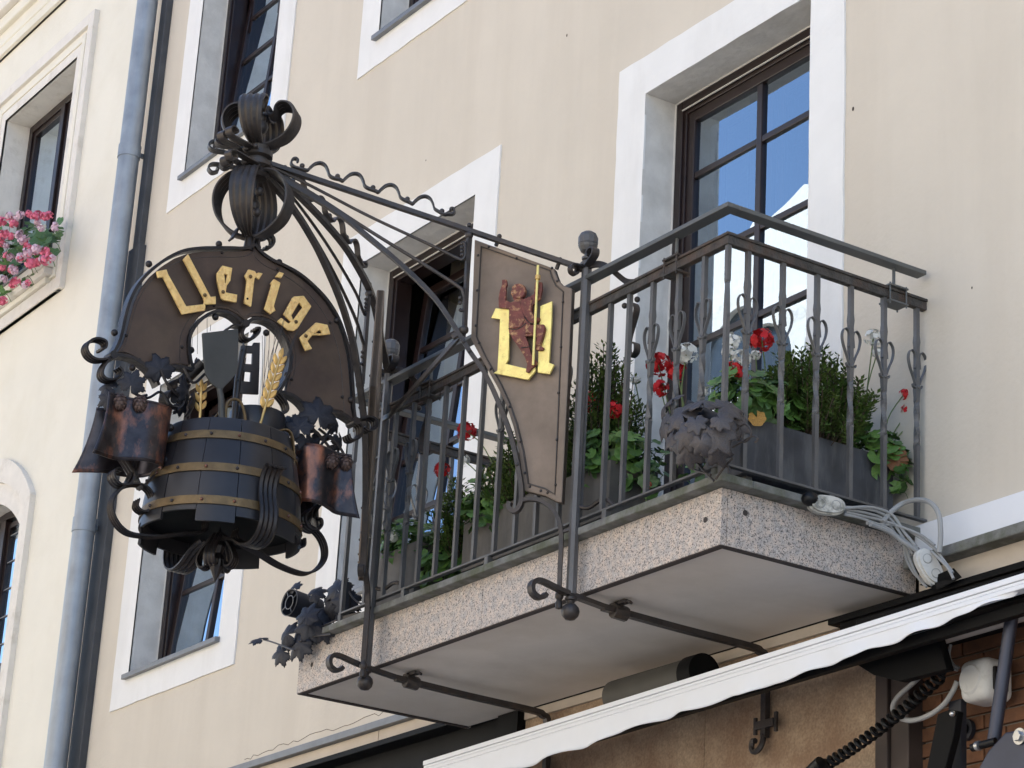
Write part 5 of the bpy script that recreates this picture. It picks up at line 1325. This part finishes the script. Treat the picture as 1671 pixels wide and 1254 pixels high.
# ============================================================ leaf lamps
lamp1 = thing('leaf_lamp', 'round lamp wrapped in grey brown metal vine leaves on the balcony corner', 'lamp', (.0, -.03, .28))
MB().tube([(-.012, -.02, .262), (-.012, -.02, .345)], [.024, .020], 10).build('lamp_foot', copingm, lamp1, smooth=True)
cc = Vector((-.055, -.055, .455)); axl = (Vector((-.55, -.75, .35))).normalized()
MB().tube([cc-axl*.10, cc+axl*.10], [.085, .095], 20).build('lamp_can', lampm, lamp1, smooth=True)
for pts in ([(1135, 752), (1150, 770), (1165, 785)], [(1195, 748), (1180, 765), (1168, 782)], [(1110, 745), (1130, 765), (1160, 775)], [(1190, 772), (1188, 762), (1170, 757)]):
    MB().tube(smooth_pts([Y_(x, y, -.08) for x, y in pts], 4), .005, 6).build('vine_stem', iron, lamp1, smooth=True)
LL = [(1112, 676, .30, .082, (.5, -1, .6), (-.7, .1, .6)), (1148, 655, .24, .080, (.6, -.5, 1), (.1, 0, 1)), (1186, 664, .22, .074, (1, -.4, .7), (.8, .3, .6)), (1200, 694, .17, .066, (1.2, -.3, .0), (.7, .6, -.1)),
      (1166, 706, .33, .088, (1, -.9, -.1), (.5, .3, -.8)), (1122, 706, .36, .072, (.5, -1, .1), (-.6, -.1, -.6)), (1082, 694, .20, .066, (-.1, -1, .1), (-1, 0, -.1)), (1120, 736, .26, .080, (.3, -1, -.6), (-.9, .1, -.4)), (1168, 736, .22, .066, (.8, -.9, -.7), (.2, .3, -1)), (1083, 664, .12, .056, (-.2, -1, .5), (-.9, 0, .5)),
      (1135, 688, .40, .050, (.8, -1, .5), (.1, .2, -1)), (1176, 684, .34, .050, (1, -.8, .3), (.6, .3, -.6)), (1098, 650, .20, .050, (0, -.8, .9), (-.5, 0, 1)), (1144, 722, .38, .052, (.7, -1, -.3), (.1, .2, -1)), (1206, 674, .12, .048, (1, .1, .4), (.9, .6, .3)), (1095, 716, .28, .048, (.1, -1, .1), (-.8, 0, -.6))]
for i, (px, py, e, sz, nr, up_) in enumerate(LL):
    p = Y_(px, py, -e*.75+.02); vine_leaf(lamp1, p, nr, up_, sz, greyleaf, i+1)
for k, pts in enumerate(([(1192, 722), (1200, 705), (1213, 693), (1222, 697), (1226, 710), (1216, 722), (1208, 716)], [(1196, 730), (1210, 722), (1222, 715), (1231, 712), (1237, 717), (1232, 722)], [(1198, 690), (1206, 696), (1210, 708), (1204, 720)])):
    MB().tube(smooth_pts([Y_(x, y, -.10) for x, y in pts], 5), .004, 6).build('tendril', iron, lamp1, smooth=True)

lamp2 = thing('leaf_spotlight', 'cylindrical spotlight with dark vine leaves on the left end of the balcony', 'lamp', (-3.3, -.08, .27))
A2 = (-RV*.78+UV*.30-FW*.54).normalized(); r0 = Y_(471, 983, -.12)
MB().tube([r0, r0-A2*.17], [.068, .060], 28, cap=False).build('lamp_can', lampm, lamp2, smooth=True)
MB().tube([r0-A2*.14, r0-A2*.175], [.058, .045], 24).build('lamp_back', lampm, lamp2, smooth=True)
u_ = A2.cross(Vector((0, 0, 1))).normalized(); v_ = A2.cross(u_)
ringp = lambda R_: [r0-A2*.004+u_*cos(2*pi*i/32)*R_+v_*sin(2*pi*i/32)*R_ for i in range(33)]
gr = mat('grey_lamp_rim', (.20, .20, .20), .4, metal=.5)
MB().tube(ringp(.067), .0024, 6).build('rim', gr, lamp2, smooth=True); MB().tube(ringp(.034), .0024, 6).build('inner_ring', gr, lamp2, smooth=True)
for a in (.5, 2.07, 3.64, 5.21): MB().tube([r0-A2*.004+(u_*cos(a)+v_*sin(a))*.034, r0-A2*.004+(u_*cos(a)+v_*sin(a))*.067], .0022, 5).build('spoke', gr, lamp2)
for i, (px, py, yy, sz, nr, up_) in enumerate([(423, 1043, -.16, .055, (.3, -.6, 1), (-1, -.3, .1)), (460, 1064, -.10, .072, (.4, -1, .3), (-1, 0, -.2)), (468, 1035, -.12, .080, (.3, -1, .2), (-.9, 0, .1)), (490, 1050, -.08, .085, (.5, -1, .2), (-.5, 0, -.5)), (500, 1005, -.16, .075, (.5, -1, .4), (.2, 0, 1)),
                                           (505, 1020, -.10, .085, (.8, -.8, .1), (.6, 0, -.8)), (512, 968, -.08, .060, (.6, -1, .4), (.8, 0, .6)), (520, 1010, -.06, .080, (.9, -.6, .2), (.8, 0, .3)), (528, 1030, -.05, .06, (.9, -.8, -.2), (.5, 0, -.9)),
                                           (550, 960, -.02, .080, (.6, -1, .5), (-.5, 0, .8)), (545, 985, -.02, .085, (.6, -1, .0), (-.8, 0, -.3)), (565, 980, .0, .08, (.9, -.7, .1), (.3, 0, -.9)), (560, 1000, .0, .06, (.6, -1, -.3), (-.2, 0, -1)), (480, 958, -.1, .045, (.3, -1, .5), (-.6, 0, .9))]):
    vine_leaf(lamp2, Y_(px, py, yy), nr, up_, sz, lampm if i % 2 else darkleaf, i)
for pts, yy in (([(430, 1044), (450, 1050), (480, 1062)], -.13), ([(500, 1035), (520, 1025), (550, 1012)], -.05), ([(563, 952), (575, 975), (590, 985), (596, 968)], .0), ([(560, 955), (555, 975), (556, 990)], -.04), ([(540, 1035), (500, 1042), (470, 1060)], -.08)):
    MB().tube(smooth_pts([Y_(x, y, yy) for x, y in pts], 5), .0045, 6).build('vine_stem', iron, lamp2, smooth=True)
MB().tube([Y_(564, 1022, -.0), Y_(567, 952, -.0)], .022, 8).build('lamp_post', lampm, lamp2, smooth=True)
MB().bar(Y_(556, 1012, -.03), Y_(590, 1003, -.0), .03, .02).build('lamp_arm', iron, lamp2)

# ============================================================ sockets and cables on the right side
def oval_box(name, label, ctr, u, v, n, hw, hh, m, cat):
    t = thing(name, label, cat, ctr)
    def loop(a, b_, k=28): return [Vector(ctr)+u*(a*abs(cos(q))**.8*(1 if cos(q) > 0 else -1))+v*(b_*abs(sin(q))**.8*(1 if sin(q) > 0 else -1)) for q in [2*pi*i/k for i in range(k)]]
    MB().prism([[p-n*.03 for p in loop(hw, hh)]], n*.030).build('housing', m, t, bevel=.008)
    MB().prism([[p for p in loop(hw*.88, hh*.85)]], n*.014).build('cover', m, t, bevel=.006)
    for s_ in (-1, 1):
        c = Vector(ctr)+u*(hw*.42*s_)+n*.0145
        MB().tube([c+(u*cos(2*pi*i/20)+v*sin(2*pi*i/20))*.0185 for i in range(21)], .0015, 5).build('ring', cablem, t, smooth=True)
        MB().prism([[c+(u*cos(2*pi*i/16)+v*sin(2*pi*i/16))*.0165-n*.003 for i in range(16)]], n*.005).build('port', m, t, bevel=.002)
    return t
n1 = Vector((.93, -.35, -.1)).normalized(); u1 = Vector((.35, .93, 0)).normalized(); v1 = n1.cross(u1).normalized()
if v1.z < 0: v1 = -v1
ob1 = oval_box('socket_box', 'weathered white oval box with two round ports on the mossy coping', X_(1350, 824, .11), u1, v1, n1, .075, .038, boxdirty, 'socket box')
MB().sphere(X_(1322, 815, .08), .034, 12, 8, (1, 1.1, .9)).build('cable_gland', blackplastic, ob1, smooth=True)
n2 = Vector((.95, -.30, -.05)).normalized(); u2 = Vector((.15, .55, -.82)); u2 = (u2-n2*u2.dot(n2)).normalized(); v2 = n2.cross(u2).normalized()
ob2 = oval_box('socket_box', 'clean white oval box with two round ports hanging tilted near the wall', Y_(1518, 925, .84), u2, v2, n2, .078, .042, boxwhite, 'socket box')
MB().prism([[Y_(x, y, .86) for x, y in ((1500, 955), (1530, 962), (1561, 945), (1548, 930), (1525, 940))]], (.03, 0, 0)).build('back_plate', blackplastic, ob2)
cb = thing('cable_bundle', 'bundle of grey cables strung from the coping to the hanging white box', 'cables', X_(1430, 850, .05))
CR = [([(1380, 828), (1420, 832), (1450, 845), (1470, 872), (1490, 905)], .0062, .062), ([(1380, 832), (1415, 838), (1445, 850), (1468, 880), (1500, 900)], .0062, .055), ([(1380, 836), (1410, 843), (1440, 850), (1475, 862), (1505, 880), (1530, 900)], .0062, .058),
      ([(1378, 840), (1405, 846), (1435, 856), (1462, 858), (1500, 872), (1525, 890)], .0055, .066), ([(1378, 830), (1420, 828), (1455, 840), (1475, 868), (1495, 892)], .0062, .070),
      ([(1440, 852), (1455, 835), (1475, 821), (1500, 816), (1520, 822), (1532, 840), (1535, 870), (1533, 902)], .0105, .06), ([(1420, 856), (1450, 868), (1475, 885), (1505, 905)], .009, .075), ([(1415, 853), (1445, 862), (1470, 880), (1498, 897)], .009, .066),
      ([(1475, 890), (1480, 915), (1495, 940), (1520, 955)], .0055, .045), ([(1477, 888), (1485, 915), (1500, 945), (1512, 958)], .0055, .052), ([(1525, 895), (1540, 915), (1555, 935)], .006, .05), ([(1520, 900), (1545, 925), (1556, 945)], .006, .06)]
def cpt(x, y, xo):
    t = max(0, min(1, (x-1440)/70)); return X_(x, y, xo+.03).lerp(Y_(x, y, .89-xo), t)
for pts, r_, xo in CR: MB().tube(smooth_pts([cpt(x, y, xo) for x, y in pts], 6), r_, 8).build('cable', cablem, cb, smooth=True)

# ============================================================ awning
aw = thing('awning', 'retracted white awning with wavy edged valance under the balcony', 'awning', (-1, .5, -.45))
YA = .50
T0, T1 = Y_(658, 1254, YA), Y_(1671, 937, YA)
dT = (T1-T0); 
def topz(x): return T0.z+dT.z*(x-T0.x)/dT.x
low_px = [(852, 1254), (881, 1244), (917, 1228), (960, 1220), (1000, 1200), (1040, 1186), (1063, 1181), (1085, 1175), (1108, 1164), (1131, 1160), (1161, 1151), (1191, 1138), (1214, 1135), (1236, 1126), (1259, 1118), (1282, 1113), (1304, 1104), (1327, 1094), (1353, 1086), (1372, 1080), (1395, 1072), (1418, 1060), (1440, 1055.5), (1463, 1049), (1486, 1038), (1508, 1030), (1531, 1022.5), (1554, 1009.5), (1584, 1000), (1606, 989), (1629, 981), (1652, 973), (1671, 960)]
lo_ = [Y_(x, y, YA) for x, y in low_px]
X0 = lo_[0].x; per = .34
pre = [Vector((X0-per*k*.5, YA, topz(X0-per*k*.5)-.165+(.012 if k % 2 else -.008))) for k in range(5, 0, -1)]
post_ = [Vector((lo_[-1].x+per*k*.5, YA, topz(lo_[-1].x+per*k*.5)-.165+(.012 if k % 2 else -.008))) for k in range(1, 6)]
lo_ = smooth_pts(pre+lo_+post_, 4)
b = MB(); m = 8; vs = []
for i, p in enumerate(lo_):
    zt = topz(p.x)-.052
    for j in range(m+1):
        v = j/m; z = zt+(p.z-zt)*v; y = YA-.004+.010*v*sin(p.x*2*pi/.34+.8)+.004*v*sin(p.x*31)
        vs.append((p.x, y, z))
b.add(vs, [(i*(m+1)+j, (i+1)*(m+1)+j, (i+1)*(m+1)+j+1, i*(m+1)+j+1) for i in range(len(lo_)-1) for j in range(m)])
o = b.build('valance', awnm, aw, smooth=True); sol = o.modifiers.new('thickness', 'SOLIDIFY'); sol.thickness = .002
xa, xb = lo_[0].x, lo_[-1].x
def rail_(dz0, dz1, y0, y1, nm, m_, bv=.003):
    b = MB(); b.add([(xa, y0, topz(xa)+dz0), (xb, y0, topz(xb)+dz0), (xb, y1, topz(xb)+dz0), (xa, y1, topz(xa)+dz0), (xa, y0, topz(xa)+dz1), (xb, y0, topz(xb)+dz1), (xb, y1, topz(xb)+dz1), (xa, y1, topz(xa)+dz1)],
          [(0, 3, 2, 1), (4, 5, 6, 7), (0, 1, 5, 4), (1, 2, 6, 5), (2, 3, 7, 6), (3, 0, 4, 7)]); return b.build(nm, m_, aw, bevel=bv)
rail_(-.022, 0, YA-.012, YA+.05, 'front_rail', awnm); rail_(-.036, -.0235, YA-.007, YA+.04, 'front_rail', awnm); rail_(-.055, -.0375, YA-.010, YA+.04, 'front_rail', awnm)
# cloth roof going back to the roller
b = MB(); b.add([(xa, YA+.05, topz(xa)-.012), (xb, YA+.05, topz(xb)-.012), (xb, .93, topz(xb)+.05), (xa, .93, topz(xa)+.05)], [(0, 1, 2, 3)])
o = b.build('cloth_top', awnm, aw); sol = o.modifiers.new('thickness', 'SOLIDIFY'); sol.thickness = .002
for x_ in (xa+.3, xb-.4):
    MB().bar((x_, YA+.05, topz(x_)-.05), (x_+.25, .74, topz(x_)-.10), .03, .04).bar((x_+.25, .74, topz(x_)-.10), (x_, .97, topz(x_)-.06), .03, .04).build('folding_arm', armm, aw, bevel=.004)
MB().bar(Y_(1690, 1280, .63), Y_(1760, 1330, 1.05), .04, .05).build('lower_arm', armm, aw, bevel=.004)
rail_(-.118, -.075, YA+.055, YA+.09, 'dark_underside', blackm)  # black strip standing in for the dark underside behind the valance
# right roller case
P0 = Y_(1462, 1062, .78)
MB().box(P0.x-.10, 3.0, .66, .94, P0.z+.02, P0.z+.12).build('cassette', blackm, aw, bevel=.006)
MB().tube([(P0.x+.02, .76, P0.z+.012), (3.0, .76, P0.z+.012+.03)], .047, 20).build('roller', rollerm, aw, smooth=True)
pb = [(1390, 1080), (1425, 1102), (1467, 1112), (1545, 1092), (1530, 1040), (1400, 1050)]
MB().prism([[Y_(x, y, .70) for x, y in pb]], (0, .04, 0)).build('case_bracket', blackm, aw, bevel=.004)
MB().tube([Y_(1612, 1015, .60)+Vector((cos(2*pi*i/16)*.018, 0, sin(2*pi*i/16)*.006)) for i in range(17)], .005, 6).build('eyelet', cablem, aw, smooth=True)
# left drum
D0 = Y_(1143, 1100, .80); MB().tube([(D0.x-.62, .80, D0.z-.0), (D0.x-.06, .80, D0.z)], .080, 28).build('roller_case', rollercase, aw, smooth=True)
MB().tube([(D0.x-.06, .80, D0.z), (D0.x+.03, .80, D0.z)], .086, 28).build('end_cap', blackm, aw, smooth=True)
# folding arm
MB().tube([Y_(1652, 1000, .66), Y_(1621, 1215, .66)], .0245, 16).build('arm_pole', armm, aw, smooth=True)
jb = [(1596, 1254), (1612, 1225), (1640, 1195), (1671, 1190), (1700, 1192), (1712, 1215), (1700, 1240), (1690, 1300), (1600, 1300)]
MB().prism([[Y_(x, y, .60) for x, y in jb]], (0, .05, 0)).build('arm_joint', armm, aw, bevel=.008)
for (px, py, r_) in ((1664, 1202, .020),):
    q = Y_(px, py, .595); MB().prism([[q+Vector((cos(2*pi*i/6)*r_, 0, sin(2*pi*i/6)*r_)) for i in range(6)]], (0, -.018, 0)).build('bolt', steelm, aw, bevel=.003)
    MB().prism([[q+Vector((cos(2*pi*i/24)*r_*1.5, 0, sin(2*pi*i/24)*r_*1.5)) for i in range(24)]], (0, -.004, 0)).build('washer', steelm, aw)
MB().tube([Y_(1586, 1221, .62), Y_(1625, 1210, .64)], .015, 12).build('arm_pin', blackplastic, aw, smooth=True)
MB().tube([Y_(1594, 1218, .62), Y_(1599, 1217, .62)], .018, 12).build('pin_ring', steelm, aw, smooth=True)
bk = [[(1503, 1300), (1530, 1165), (1548, 1158), (1562, 1160), (1556, 1200), (1530, 1300)], [(1548, 1145), (1568, 1140), (1568, 1300), (1545, 1300)]]
MB().prism([[Y_(x, y, .82) for x, y in bk[0]]], (0, .035, 0)).build('rear_arm', blackm, aw, bevel=.004)
MB().prism([[Y_(x, y, .90) for x, y in bk[1]]], (0, .03, 0)).build('rear_arm', lampm, aw, bevel=.004)
MB().sphere(Y_(1554, 1165, .80), .012).build('bolt', steelm, aw, smooth=True)

# white wind sensor, cables
ws = thing('wind_sensor', 'rounded white plastic box on the brick wall under the awning', 'sensor box', Y_(1600, 1112, .95))
q = Y_(1600, 1112, .93)
o = MB().box(q.x-.075, q.x+.085, q.y-.05, q.y+.10, q.z-.082, q.z+.082).build('case', boxwhite, ws); bv = o.modifiers.new('bevel', 'BEVEL'); bv.width = .038; bv.segments = 5
o.data.polygons.foreach_set('use_smooth', [True]*len(o.data.polygons))
MB().tube([(q.x-.005, q.y-.056, q.z), (q.x-.005, q.y-.048, q.z)], [.052, .060], 24).build('face_plate', boxwhite, ws, smooth=True)
MB().box(q.x+.086, q.x+.10, q.y-.02, q.y+.05, q.z-.05, q.z+.04).build('side_clip', blackplastic, ws, bevel=.004)
rn = thing('round_vent', 'small dark round fitting on the bricks below the white box', 'fitting', Y_(1580, 1192, 1.05))
q = Y_(1580, 1192, 1.055); MB().tube([q, q-Vector((0, .02, 0))], .042, 20).build('ring', lampm, rn, smooth=True); MB().tube([q-Vector((0, .021, 0)), q-Vector((0, .03, 0))], .024, 16).build('cap', blackm, rn, smooth=True)
gc = thing('grey_cable', 'thick grey cable hanging in a loop in front of the bricks', 'cable', Y_(1470, 1150, .9))
MB().tube(smooth_pts([Y_(x, y, .88) for x, y in ((1540, 1054), (1520, 1085), (1490, 1115), (1466, 1137), (1457, 1155), (1465, 1170), (1487, 1176), (1515, 1168), (1540, 1150), (1555, 1128), (1562, 1112))], 6), .0105, 10).build('cable', cablem, gc, smooth=True)
for pts in ([(1543, 1050), (1541, 1075), (1548, 1088), (1562, 1094)], [(1552, 1050), (1549, 1070), (1556, 1085), (1565, 1090)]):
    MB().tube(smooth_pts([Y_(x, y, .92) for x, y in pts], 5), .006, 8).build('cable', cablem, gc, smooth=True)
cc_ = thing('coiled_cable', 'black coiled cable running diagonally down across the rust stained stone', 'cable', Y_(1430, 1190, .85))
a0, a1 = Y_(1540, 1100, .86), Y_(1310, 1270, .84); d = (a1-a0).normalized(); s1_ = d.cross(Vector((0, 1, 0))).normalized(); s2_ = d.cross(s1_); L_ = (a1-a0).length; turns = 26
sag = lambda t: Vector((0, 0, -.03*sin(pi*t)))
MB().tube([a0+(a1-a0)*(i/(turns*12))+sag(i/(turns*12))+(s1_*cos(2*pi*i/12)+s2_*sin(2*pi*i/12))*.020 for i in range(turns*12+1)], .0078, 7).build('coil', blackplastic, cc_, smooth=True)
MB().tube(smooth_pts([a0, a0+Vector((.02, 0, .03)), Y_(1545, 1070, .88)], 4), .0085, 8).build('lead', blackplastic, cc_, smooth=True)
q = Y_(1333, 1252, .80); MB().tube([q-Vector((.06, 0, .03)), q+Vector((.03, 0, .012))], .03, 14).build('plug', blackplastic, cc_, smooth=True)
